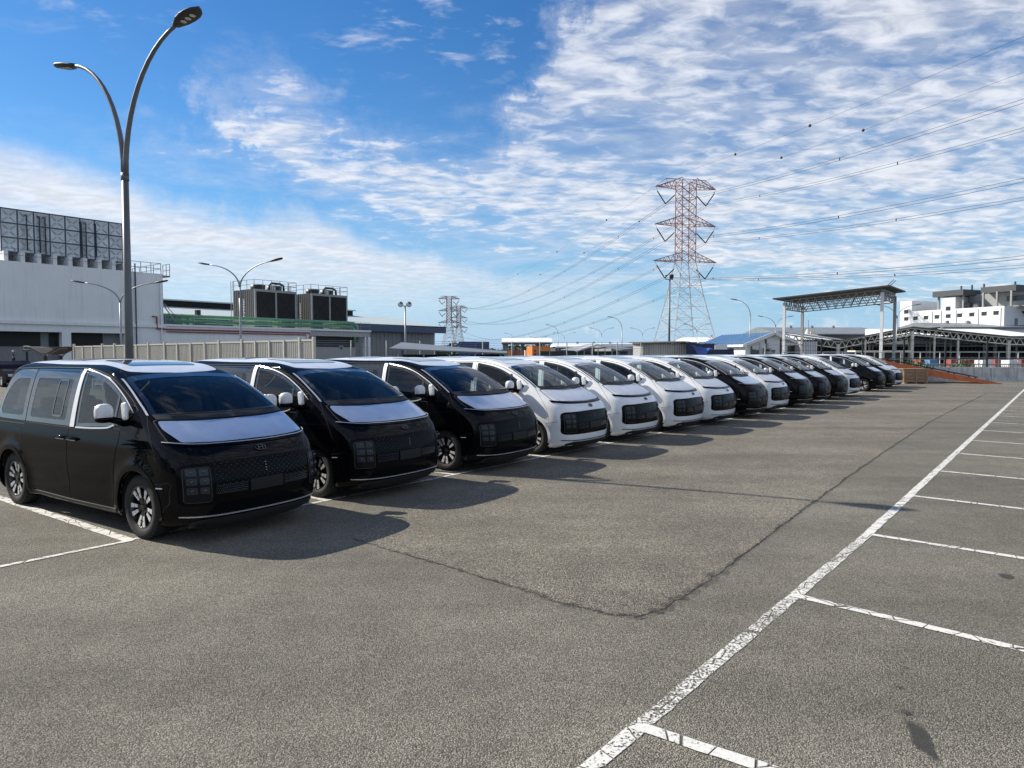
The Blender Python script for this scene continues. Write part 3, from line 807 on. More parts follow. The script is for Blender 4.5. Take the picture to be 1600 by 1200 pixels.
    if white: ribbon('bumper_trim', bez([(-.72,.298),(-.5,.294),(0,.292),(.5,.294),(.72,.298)]), .014, p_front, .012, 'chrome', root, .06, .010)
    patch('bumper_lip', round_poly([(-.84,.165),(.84,.165),(.82,.262),(.70,.285),(-.70,.285),(-.82,.262)], .03), p_front, .008, 'plastic_black', root, .06, .008)
    # oval badge with a slanted H on the nose
    p, n = mapped(p_front, .012)(0, .985); t = Vector((0,1,0)); u = n.cross(t).normalized()
    if u.z < 0: u = -u
    m = MB(); pts = [p + t*.068*math.cos(a) + u*.035*math.sin(a) for a in np.linspace(0, 2*math.pi, 33)]
    m.tube(pts, .0062, 6, cap=False)
    for a, c in (((-.034,-.024),(-.022,.026)), ((.022,-.026),(.034,.024)), ((-.030,-.004),(.030,.006))):
        m.bar(p + t*a[0] + u*a[1], p + t*c[0] + u*c[1], .012, .010, up=tuple(n))
    m.build('badge', 'dark_chrome', root, smooth=False)
    # roof film and glass roof panels
    if True:
        rf = round_poly([(-.88,-.60),(-.80,-.40),(-.74,0),(-.80,.40),(-.88,.60),(-1.25,.638),(-2.4,.645),(-3.50,.60),(-3.72,.50),(-3.72,-.50),(-3.50,-.60),(-2.4,-.645),(-1.25,-.638)], .06)
        patch('roof_film', rf, p_top, .005, 'film_white', root, .07, .004)
    for x0, x1, w_ in ((-1.12,-1.78,.44), (-2.30,-3.05,.44)):
        patch('sunroof', round_poly([(x0,-w_),(x0,w_),(x1,w_),(x1,-w_)], .06), p_top, .012, 'frit_black', root, .07, .008)
    # mirrors
    for s in (-1, 1):
        e = empty('wing_mirror', (-.43, s*.93, 1.29)); e.parent = root
        mh = 'film_mirror' if not white else paint
        h = MB().rbox((-.01, s*.175, .115), (.15,.19,.20), .72, 20, 14).build('mirror_housing', mh, e, smooth=True)
        MB().rbox((-.005, s*.175, .04), (.15,.185,.08), .7, 18, 8).build('mirror_underside', 'gloss_black', e, smooth=True)
        MB().rbox((-.075, s*.175, .115), (.03,.16,.16), .6, 16, 8).build('mirror_glass', 'dark_chrome', e, smooth=True)
        MB().tube([(.06, -s*.03, -.015),(.04, s*.05, .015),(.0, s*.14, .045)], [.05,.042,.036], 10).build('mirror_arm', 'gloss_black', e, smooth=True)
        MB().rbox((.115, s*.005, .125), (.11,.035,.20), .40, 14, 8, rot=Matrix.Rotation(R(-8)*1, 3, 'Y')).build('mirror_wrap', 'film_mirror' if not white else 'tape_white', e, smooth=True)
    # cabin
    MB().rbox((.02,0,1.13), (.62,1.64,.30), .4, 20, 10).build('dashboard', 'interior', root, smooth=True)
    sw = [(-.40 + .06*math.sin(a), -.38 + .185*math.cos(a), 1.19 + .17*math.sin(a)) for a in np.linspace(0, 2*math.pi, 25)]
    m = MB().tube(sw, .015, 8, cap=False); m.bar((-.40,-.56,1.18),(-.40,-.20,1.18), .03); m.rbox((-.395,-.38,1.18), (.05,.12,.10), .5, 10, 6); m.build('steering_wheel', 'plastic_black', root, smooth=True)
    def seat(x, y, w_=.50):
        e = empty('seat', (x, y, .45)); e.parent = root
        MB().rbox((.10,0,.12), (.54,w_,.20), .4).build('cushion', 'seat', e, smooth=True)
        MB().rbox((-.20,0,.48), (.17,w_,.68), .4, rot=Matrix.Rotation(R(-12), 3, 'Y')).build('backrest', 'seat', e, smooth=True)
        MB().rbox((-.30,0,.90), (.12,.28,.20), .5, rot=Matrix.Rotation(R(-8), 3, 'Y')).build('headrest', 'seat', e, smooth=True)
    for x in (-.85, -1.95): seat(x, -.38); seat(x, .38)
    for y in (-.45, 0, .45): seat(-2.95, y, .42)
    p = p_front(0, 1.74)
    MB().rbox((p.x-.09, 0, 1.70), (.04,.25,.075), .5, 14, 6).build('rear_view_mirror', 'plastic_black', root, smooth=True)
    for s in (-1, 1):
        MB().tube([(-1.66, s*.68, 1.80),(-1.62, s*.83, 1.2)], .05, 6).build('pillar_inner', 'interior', root)
        MB().tube([(-.62,s*.70,1.70),(-.80,s*.72,1.75),(-.98,s*.72,1.77)], .014, 6).build('grab_handle', 'plastic_black', root, smooth=True)
    return root

van_black = make_van(False); van_white = make_van(True)
VAN0 = Vector((-3.609, 8.491, 0)); VAN_YAW = R(-33.8)
ref = gnd(249, 693.5, 1.1)
dcol = Vector((math.sin(R(38)), math.cos(R(38)), 0)); ncol = Vector((dcol.y, -dcol.x, 0))
spec = [  # colour, pixel column of the nose corner, offset across the row, yaw jitter, label
 ('b', 249, 0, 0, 'black van nearest the camera, its side and two wheels showing'),
 ('b', 524, -.32, -.6, 'black van with filmed bonnet, second from the camera'),
 ('b', 725, -.44, -.8, 'black van third in the row, right before the nearest white van'),
 ('w', 859.4, -.42, -1.2, 'white van standing beside the third black van, nearest of the white vans'),
 ('w', 956.6, -.46, -1.0, 'second white van in the row, between the nearest white van and two more'),
 ('w', 1039, -.38, -1.5, 'third of the four white vans in a row near the pylon'),
 ('w', 1098, -.32, -1.0, 'last of the four white vans in a row, just before a lone black van'),
 ('b', 1155, -.25, -1.6, 'single black van standing between two white vans, eighth in the row'),
 ('w', 1194, -.30, -1.2, 'single white van between the lone black van and three black vans, ninth in the row'),
 ('b', 1236, -.25, -1.5, 'first of three black vans behind the ninth, white van, tenth in the row'),
 ('b', 1267, -.24, -1.0, 'middle one of three black vans far along the row, eleventh'),
 ('b', 1297, -.24, -1.8, 'last of three black vans far along the row, just before a white van, twelfth'),
 ('w', 1319, -.22, -1.2, 'white van before the empty bay far along the row, thirteenth'),
 ('b', 1362, -.15, -1.5, 'black van beyond the empty bay, its front wheel and wrapped mirror showing'),
 ('b', 1379, -.20, -1.5, 'black van second from the far end of the row'),
 ('w', 1392, -.20, -1.0, 'farthest white van at the end of the row beside the wooden crate'),
]
used = {'b': False, 'w': False}
van_pos = []
for c, u, off, jit, lab in spec:
    lo, hi = -1.0, 80.0
    for _ in range(50):
        mid = (lo+hi)/2; q = ref + dcol*mid + ncol*off
        if 800 + FPX*q.x/(q.y*math.cos(PITCH) - (1.1-CAM_H)*math.sin(PITCH)) < u: lo = mid
        else: hi = mid
    shift = dcol*lo + ncol*off
    src = van_black if c == 'b' else van_white
    o = src if not used[c] else copy_tree(src); used[c] = True
    o.location = (VAN0.x + shift.x, VAN0.y + shift.y, 0); o.rotation_euler = (0, 0, VAN_YAW + R(jit))
    tag(o, lab, 'van', 'vans parked side by side in a long row'); van_pos.append(o.location.copy())
print('VAN along', [round((p - van_pos[0]).dot(dcol), 2) for p in van_pos])
# ================================================================== GROUND
def sheet(name, pts, z, m):
    return struct(MB().add([(x, y, z) for x, y in pts], [tuple(range(len(pts)))]).build(name, m))
sheet('ground', [(-4000,-4000),(4000,-4000),(4000,4000),(-4000,4000)], -.02, 'far_ground')
sheet('car_park', [(-70,-40),(90,-40),(90,52),(60,52),(40,75),(-25,75),(-70,75)], 0.0, 'asphalt')
# coarse resurfaced strip down the lane, with its broken edge
edge = [(555,842),(600,857),(640,868),(700,886),(760,905),(815,922),(870,940),(920,953),(960,961),(1000,963),(1040,950),(1075,928),(1115,902),(1155,872),(1200,838),(1245,803),(1295,768),(1345,731),(1400,694),(1450,661),(1500,635),(1548,612)]
eg = []
for a, b in zip(edge[:-1], edge[1:]):
    for k in range(6):
        t = k/6; q = gnd(a[0]+(b[0]-a[0])*t, a[1]+(b[1]-a[1])*t); eg.append((q.x + random.uniform(-.018,.018), q.y + random.uniform(-.018,.018)))
back = [gnd(1420,604), gnd(1250,640), gnd(1000,690), gnd(800,745), gnd(620,800)]
sheet('asphalt_patch', eg + [(q.x, q.y) for q in back], .004, 'asphalt_coarse')
cr = MB(); n = len(eg)
Lp = []; Rp = []
for i in range(n):
    a = Vector(eg[max(i-1,0)]); b = Vector(eg[min(i+1,n-1)]); d = (b-a).normalized(); nn = Vector((-d.y,d.x)); wd = random.uniform(.001,.009)*min(1, i/40+.15)
    Lp.append((eg[i][0]+nn.x*wd, eg[i][1]+nn.y*wd, .008)); Rp.append((eg[i][0]-nn.x*wd*.6, eg[i][1]-nn.y*wd*.6, .008))
cr.add(Lp+Rp, [(i, i+1, n+i+1, n+i) for i in range(n-1)])
struct(cr.build('patch_edge_crack', 'seam'))
cr = MB(); Lp = []; Rp = []
for i in range(n):
    a = Vector(eg[max(i-2,0)]); b = Vector(eg[min(i+2,n-1)]); d = (b-a).normalized(); nn = Vector((-d.y,d.x)); wd = random.uniform(.015,.05)*(1.5 if 30 < i < 75 else .8)
    Lp.append((eg[i][0]+nn.x*wd, eg[i][1]+nn.y*wd, .0115)); Rp.append((eg[i][0]-nn.x*wd, eg[i][1]-nn.y*wd, .0115))
cr.add(Lp+Rp, [(i, i+1, n+i+1, n+i) for i in range(n-1)])
struct(cr.build('patch_edge_crumbs', 'crumble'))
def blob(name, u, v, ru, rv, ang=0, seed=1, m='oil', z=.009):
    rnd = random.Random(seed); pts = []
    for k in range(26):
        a = 2*math.pi*k/26; r = 1 + rnd.uniform(-.22,.22); x = ru*r*math.cos(a); y = rv*r*math.sin(a)
        q = gnd(u + x*math.cos(ang) - y*math.sin(ang), v + x*math.sin(ang) + y*math.cos(ang)); pts.append((q.x, q.y))
    sheet(name, pts, z, m)
blob('oil_stain', 1440, 1162, 58, 13, R(64), 3); blob('oil_stain', 1417, 1115, 10, 6, 0, 5); blob('oil_stain', 1571, 901, 16, 5, R(8), 4)
blob('oil_stain', 1405, 1075, 5, 3, 0, 6); blob('oil_stain', 1414, 1044, 4, 2, 0, 9)
# painted bay lines: each stroke is one strip above the asphalt
def stroke(a, b, wd, m='line_paint', z=.005):
    a = Vector((a[0], a[1])); b = Vector((b[0], b[1])); d = (b-a).normalized(); nn = Vector((-d.y, d.x)); k = max(2, int((b-a).length/.12)); rnd = random.Random(int(a.x*100)+int(b.y*10))
    Ls = []; Rs = []
    for i in range(k+1):
        p = a + (b-a)*i/k; j1 = rnd.uniform(-.006,.006); j2 = rnd.uniform(-.006,.006)
        Ls.append((p.x+nn.x*(wd/2+j1), p.y+nn.y*(wd/2+j1), z)); Rs.append((p.x-nn.x*(wd/2+j2), p.y-nn.y*(wd/2+j2), z))
    mb = MB().add(Ls+Rs, [(i, i+1, k+1+i+1, k+1+i) for i in range(k)])
    return struct(mb.build('bay_line', m))
r0 = gnd(905,1216); r1 = gnd(1357,834); r2 = gnd(1595,614)
rd = (r1 - r0).normalized()
stroke(r0 - rd*2.5, r1, .102, 'line_paint_worn'); rd2 = (r2 - r1).normalized(); stroke(r1, r1 + rd2*48, .105)
sdir2 = (gnd(1600,872) - gnd(1362,835)).normalized()
pts = [gnd(1003,1137), gnd(1243,931), gnd(1357,835)]
for i in range(1, 18): pts.append(r1 + rd2*2.72*i)
for i, p in enumerate(pts):
    jit = Vector((rd.y, -rd.x, 0))
    dd = (gnd(1190,1200) - gnd(1003,1137)).normalized() if i == 0 else ((gnd(1600,1016) - gnd(1243,931)).normalized() if i == 1 else sdir2)
    stroke(p - dd*.04, p + dd*5.0, .095, 'line_paint', .0065)
# the vans' own bays
bl0 = gnd(205,844); bd = (bl0 - gnd(0,778)).normalized()
stroke(bl0 + dcol*-.02, bl0 - bd*5.2, .125)
stroke(bl0 + bd*.02, bl0 - dcol*2.6, .07, z=.0065); stroke(bl0, bl0 + dcol*46, .07, z=.0065)
for i in range(1, 17): stroke(bl0 + dcol*2.64*i, bl0 + dcol*2.64*i - bd*5.2, .10)
for i in range(1, 3): stroke(bl0 - dcol*2.64*i, bl0 - dcol*2.64*i - bd*5.2, .10)

# ================================================================== LAMP POSTS
def lamp_head(parent, pos, dirv, s=1.0):
    # flat leaf-shaped LED head, long axis along dirv
    d = Vector((dirv[0], dirv[1], .18)).normalized(); t = Vector((-d.y, d.x, 0)).normalized(); u = d.cross(t)*-1
    if u.z < 0: u = -u
    mb = MB(); n = 22; prof = [(0,.07),(.08,.10),(.2,.15),(.35,.175),(.5,.17),(.62,.13),(.70,.06),(.72,.0)]
    vs = []; fs = []
    for x, wd in prof:
        for y, z in ((-1,0),(-.9,.5),(-.5,.9),(0,1),(.5,.9),(.9,.5),(1,0),(.8,-.5),(0,-.62),(-.8,-.5)):
            vs.append(Vector(pos) + (d*x + t*wd*y + u*z*.055*(1-.5*abs(x-.3)))*s)
    k = 10
    for i in range(len(prof)-1):
        for j in range(k): fs.append((i*k+j, i*k+(j+1)%k, (i+1)*k+(j+1)%k, (i+1)*k+j))
    fs.append(tuple(range(k)))
    mb.add(vs, fs); h = mb.build('lamp_head', 'lamp_head', parent, smooth=True)
    for x in (.24,.37,.50):
        c = Vector(pos) + (d*x - u*.034)*s
        MB().add([c + (d*.045*math.cos(a) + t*.06*math.sin(a))*s for a in np.linspace(0, 2*math.pi, 12, endpoint=False)] + [c - u*.022*s], [(i, (i+1)%12, 12) for i in range(12)]).build('lamp_lens', 'lens_led', h, smooth=True)
    return h
def lamp_post(base, height, span, ang, label, two=True, name='street_lamp', rad=.10, hs=1.0, jz=None, grp='street lamps around the car park', dark=False):
    o = empty(name, base); dv = Vector((math.cos(ang), math.sin(ang), 0)); jz = jz or height*.72
    MB().tube([(0,0,0),(0,0,jz*.5),(0,0,jz)], [rad*1.15, rad*.95, rad*.82], 12).build('pole', 'galv_dark' if dark else 'galv', o, smooth=True)
    MB().tube([(0,0,0),(0,0,.05)], [rad*2.2, rad*2.2], 12).build('base_plate', 'galv', o)
    if dark: MB().tube([(0,0,jz-.10),(0,0,jz+.06)], rad*.95, 12).build('collar', 'galv_dark', o, smooth=True)
    for s in ((1,-1) if two else (1,)):
        pts = []; rr = []
        for k in range(13):
            t = k/12; a = t*R(80)
            x = span*(1-math.cos(a))/(1-math.cos(R(80))); z = jz + (height-jz)*math.sin(a)/math.sin(R(80))
            pts.append((dv.x*s*(x + rad*.35), dv.y*s*(x + rad*.35), z)); rr.append(rad*(.72 - .30*t))
        MB().tube(pts, rr, 10).build('arm', 'galv_dark' if dark else 'galv', o, smooth=True)
        lamp_head(o, pts[-1], dv*s, hs)
    return tag(o, label, 'lamp post', grp)
PB = Vector((-8.05, 14.69, 0))
lamp_post(PB, 8.38, 1.80, math.atan2(-.517,.856), 'tall double-armed street lamp rising behind the nearest van', rad=.082, hs=1.05, jz=5.75, dark=True)
for u, vt, Yd, two, ang, sp, lab in [
  (187,442,50,True,0,2.5,'double lamp post in front of the white building, beneath its water tank'),
  (374,411,47,True,-.35,2.55,'double lamp post behind the beige fence, left of the cooling towers'),
  (803,521,215,False,math.pi,2.2,'small single-arm lamp above the white gatehouse roof'),
  (841,526,250,True,0,2.4,'tiny double lamp post behind the gatehouse roof, left of the orange container'),
  (872,508,150,False,math.pi,1.8,'single-arm lamp post just right of the orange container'),
  (882,520,210,True,0,2.6,'double lamp post right of the orange container, behind the striped roof'),
  (940,513,170,True,0,2.1,'double lamp post over the gable of the striped shed'),
  (972,496,112,False,math.pi,1.5,'taller single-arm lamp post between two double ones over the grey shed roof'),
  (1004,513,170,True,0,2.2,'double lamp post left of the big pylon'),
  (1089,507,146,True,0,2.0,'double lamp post seen through the legs of the big pylon'),
  (1173,469,82,False,math.pi,1.5,'single-arm lamp post behind the blue-roofed house'),
  (1212,495,112,True,0,2.0,'double lamp post behind the gable end of the blue-roofed house'),
  (1402,477,84,True,0,2.0,'double lamp post between the steel canopy and the far white factory')]:
    top = at(u, vt, Yd); lamp_post((top.x, Yd, 0), top.z, sp, ang, lab, two, rad=.075 if Yd < 60 else .065, hs=1.3 if Yd < 60 else 1.2, jz=top.z*.80 if two else top.z*.78)
def flood_post():
    t = at(633,478,60); o = empty('floodlight_post', (t.x, 60, 0))
    MB().tube([(0,0,0),(0,0,t.z)], [.10,.06], 10).build('pole', 'galv', o, smooth=True); MB().bar((-.42,0,t.z),(.42,0,t.z), .06).build('crossbar', 'galv', o)
    for s in (-1,1):
        l = MB().tube([(s*.36,.05,t.z+.18),(s*.36,-.12,t.z+.14),(s*.36,-.22,t.z+.12)], [.12,.20,.24], 14).build('floodlight', 'galv_dark', o, smooth=True)
        MB().tube([(s*.36,-.221,t.z+.12),(s*.36,-.226,t.z+.12)], .2, 14).build('lens', 'lens_led', l)
    tag(o, 'thin post with two round floodlights in front of the blue-edged shed', 'light pole')
flood_post()
def cctv():
    t = at(1046.5,437,75); o = empty('camera_pole', (t.x, 75, 0))
    MB().tube([(0,0,0),(0,0,t.z)], [.13,.08], 10).build('pole', 'galv_dark', o, smooth=True); MB().bar((-.45,0,t.z+.02),(.35,0,t.z+.02), .07).build('crossbar', 'galv_dark', o)
    MB().rbox((.18,0,t.z+.33), (.42,.40,.46), .35, 12, 8).build('camera_box', 'black_steel', o, smooth=True); MB().tube([(-.42,0,t.z),(-.42,0,t.z+.3),(-.40,0,t.z+.5)], [.04,.04,.09], 8).build('sensor', 'black_steel', o)
    tag(o, 'slim pole with a black box on top, standing before the big pylon', 'pole')
cctv()

# ================================================================== LEFT: WHITE BUILDING, TANK, ANNEX
CA = Vector((-31.97, 64, 0))
bld = empty('white_building', CA, ROW_A)
MB().box((-34,0,4.5),(.10,26,9.25)).build('upper_wall', 'white_wall', bld)
MB().box((-34,-.16,4.36),(.16,.10,4.62)).build('ledge', 'white_wall', bld)
MB().box((-34,.02,3.76),(.08,.60,4.36)).build('beam', 'white_wall', bld)
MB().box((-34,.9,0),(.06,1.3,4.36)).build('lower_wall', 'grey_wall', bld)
for a, b in ((-8.20,-7.52),(-3.25,.09),(-13.6,-12.9),(-19,-18.3),(-25,-24.3),(-31,-30.3)): MB().box((a,0,0),(b,.62,3.76)).build('column', 'white_wall', bld)
for a, b in ((-12.8,-9.5),(-8.86,-8.24),(-7.46,-4.80),(-18.2,-15.5),(-24.2,-21)):
    g_ = MB().box((a,.80,2.60),(b,.90,3.74)).build('louvre_panel', 'dark_grille', bld); m = MB(); z = 2.66
    while z < 3.72: m.box((a,.765,z),(b,.80,z+.02)); z += .075
    stuff(m.build('louvre_slats', 'dark_grille', g_))
dp = MB().tube([(-2.36,-.14,9.95),(-2.36,-.14,3.0),(-2.30,-.14,.1)], .06, 8).build('downpipe', 'pipe_navy', bld, smooth=True)
MB().tube([(-.95,-.12,5.35),(-.55,-.12,5.35),(-.55,-.12,4.25),(.3,-.12,4.22)], .07, 8).build('fire_pipe', 'pipe_red', bld)
MB().tube([(-.14,-.10,8.6),(-.14,-.10,.1)], .08, 8).build('rain_pipe', 'white_wall', bld, smooth=True)
MB().box((.10,-.15,9.0),(.72,1.3,9.12)).build('platform', 'galv_dark', bld)
rl = MB()
def rail_run(rl, a, b, z0, h, n, r=.02):
    a = Vector(a); b = Vector(b)
    for k in range(n+1):
        p = a + (b-a)*k/n; rl.bar((p.x,p.y,z0),(p.x,p.y,z0+h), r*2)
    for f_ in (.5,1.0): rl.bar((a.x,a.y,z0+h*f_),(b.x,b.y,z0+h*f_), r*2)
rail_run(rl, (-2.6,.2,0), (.05,.2,0), 9.25, .95, 3, .022); rail_run(rl, (.05,.2,0), (.05,6,0), 9.25, .95, 4, .022); rail_run(rl, (.70,-.1,0), (.70,1.2,0), 9.1, 1.1, 2, .022); rail_run(rl, (-12.4,.1,0),(-2.6,.1,0), 9.25, 1.0, 9, .014)
rl.build('roof_railing', 'galv_dark', bld)
for k in range(14): MB().box((-17.6+1.13*k,.35,9.25),(-17.6+1.13*k+.29,6.2,10.06)).build('plinth', 'white_wall', bld)
tag(bld, 'large windowless white building at left with a steel water tank on its roof', 'building')
# sectional tank: every pressed panel is its own piece
tank = empty('water_tank', CA + NRM*-1.0 + ROW*-11.93 + Vector((0,0,10.07)), ROW_A)
ps = 1.130
pm = MB(); e_ = .04; h_ = ps/2
pm.add([(0,0,0),(ps,0,0),(ps,0,ps),(0,0,ps),(.07,-.05,.07),(ps-.07,-.05,.07),(ps-.07,-.05,ps-.07),(.07,-.05,ps-.07),(h_,.06,h_)],
       [(0,1,5,4),(1,2,6,5),(2,3,7,6),(3,0,4,7),(4,5,8),(5,6,8),(6,7,8),(7,4,8)])
NPF = len(pm.f)
for a, b in (((.16,.16),(.47,.47)),((ps-.16,.16),(ps-.47,.47)),((.16,ps-.16),(.47,ps-.47)),((ps-.16,ps-.16),(ps-.47,ps-.47))):
    pm.bar((a[0],-.045,a[1]),(b[0],-.005,b[1]), .065, .09, up=(0,1,0))
p0 = pm.build('tank_panel', 'tank_grey', tank); p0.data.materials.append(M['tank_ridge_shade']); p0.data.polygons.foreach_set('material_index', [0]*NPF + [1]*(len(pm.f)-NPF))
for i in range(8):
    for j in range(3):
        o = p0 if (i, j) == (0, 0) else p0.copy()
        if o is not p0: col.objects.link(o); o.parent = tank
        o.location = (i*ps, 0, j*ps)
MB().box((.01,.04,.01),(8*ps-.01,5.6,3*ps-.02)).build('tank_body', 'tank_grey', tank)
jt = MB()
for i in range(9): jt.box((i*ps-.035,-.075,0),(i*ps+.035,-.002,3*ps))
stuff(jt.build('upright_flanges', 'tank_joint', tank)); jt = MB()
for j in range(4): jt.box((-.05,-.080,j*ps-.04),(8*ps+.05,-.003,j*ps+.04))
stuff(jt.build('level_flanges', 'tank_joint', tank))
for s_, z1 in ((1.72,.2),(2.62,0.12),(3.02,-.2),(5.70,.1),(6.05,-.1),(6.82,.2)):
    MB().tube([(s_-.12,-.05,3.02),(s_,-.18,3.05),(s_,-.18,2.9),(s_+.02,-.18,z1)], .05, 8).build('tank_pipe', 'pipe_navy', tank, smooth=True)
ld = MB()
for s_ in (2.72,2.94,5.78,5.98): ld.bar((s_,-.22,.1),(s_,-.22,3.2), .025)
for k in range(11): ld.bar((2.72,-.22,.25+.27*k),(2.94,-.22,.25+.27*k), .02); ld.bar((5.78,-.22,.25+.27*k),(5.98,-.22,.25+.27*k), .02)
stuff(ld.build('tank_ladders', 'galv', tank))
tag(tank, 'grey sectional steel water tank with cross-pressed panels on the white building', 'water tank')
# annex
ax = empty('annex', CA, ROW_A)
MB().box((.12,.04,0),(16.0,.40,4.52)).build('wall', 'white_wall', ax)
MB().box((.12,-.10,4.52),(24.4,12,4.70)).build('roof_slab', 'white_wall', ax)
MB().box((16.0,.06,3.92),(24.35,.5,4.52)).build('beam', 'mid_grey', ax)
MB().box((24.05,.05,0),(24.38,.5,3.92)).build('post', 'white_wall', ax); MB().box((23.55,.05,0),(23.75,.5,3.92)).build('post', 'white_wall', ax)
MB().box((16.0,5,0),(24.3,5.2,4.5)).build('back_wall', 'dark_void', ax)  # near-black colour paints the shade inside the open bay
MB().box((16.7,.9,0),(22.8,1.1,2.72)).build('front_wall', 'mid_grey', ax)
l_ = MB().box((16.6,1.2,2.72),(22.9,1.3,3.9)).build('louvre_panel', 'dark_grille', ax); m = MB()
for k in range(12): m.box((16.6,1.16,2.78+.095*k),(22.9,1.20,2.81+.095*k))
stuff(m.build('louvre_slats', 'galv_dark', l_))
MB().box((20.4,.84,2.4),(21.0,.9,2.9)).build('louvre_box', 'mid_grey', ax); MB().box((20.55,.78,2.5),(20.85,.84,2.78)).build('vent_cover', 'dark_grille', ax)
MB().tube([(.3,-.10,4.22),(15.8,-.10,4.22),(15.8,-.10,3.4)], .07, 8).build('fire_pipe', 'pipe_red', ax)
MB().tube([(.3,-.10,4.00),(15.3,-.10,4.00),(15.3,-.10,3.2)], .05, 8).build('fire_pipe', 'pipe_red', ax)
rl = MB(); rail_run(rl, (.3,-.02,0),(24.2,-.02,0), 4.7, .95, 18, .014); rl.build('roof_railing', 'galv', ax)
tag(ax, 'low white annex with red pipes, running right from the white building', 'building')
def green_pipe(pts, r, lab):
    o = empty('green_pipe', CA, ROW_A)
    p_ = [Vector(q) for q in pts]; sm = [p_[0]]
    for a, b, c in zip(p_[:-2], p_[1:-1], p_[2:]):
        for k in range(7):
            t = k/6; s_ = b + (a-b).normalized()*.75; e2 = b + (c-b).normalized()*.75; sm.append(s_*(1-t)**2 + b*2*t*(1-t) + e2*t*t)
    sm.append(p_[-1]); MB().tube(sm, r, 14).build('pipe', 'pipe_green', o, smooth=True)
    x = 2.2
    while x < p_[1].x - 1:
        f = MB().tube([(x-.05,p_[0].y,p_[0].z),(x+.05,p_[0].y,p_[0].z)], r*1.22, 14).build('flange', 'pipe_green', o); MB().bar((x+.4,p_[0].y,4.7),(x+.4,p_[0].y,p_[0].z), .09).build('pipe_support', 'pipe_green', o); x += 4.9
    tag(o, lab, 'pipe', 'green pipes along the annex roof')
green_pipe([(.8,.9,5.52),(23.1,.9,5.52),(23.1,.9,3.3)], .175, 'upper, longer one of two green pipes along the annex roof')
green_pipe([(1.2,.25,5.03),(22.2,.25,5.03),(22.2,.25,3.3)], .175, 'lower, nearer one of two green pipes along the annex roof')
vg = empty('pipe_valves', CA, ROW_A)
m = MB()
for k in range(5): m.tube([(.6+.7*k,1.4,4.7),(.6+.7*k,1.4,5.6)], .14, 8)
m.tube([(.5,1.4,5.6),(3.6,1.4,5.6)], .16, 10); m.build('manifold', 'pipe_green', vg, smooth=True)
m = MB(); m.bar((-.0,.6,7.0),(1.6,.6,4.8), .08); m.bar((.5,.6,6.6),(2.1,.6,4.8), .05); m.build('stair_rail', 'galv', vg)
MB().box((3.7,.9,5.7),(4.1,1.3,6.2)).build('motor', 'black_steel', vg)
tag(vg, 'cluster of green valves and a stair rail in the corner by the white building', 'pipework')
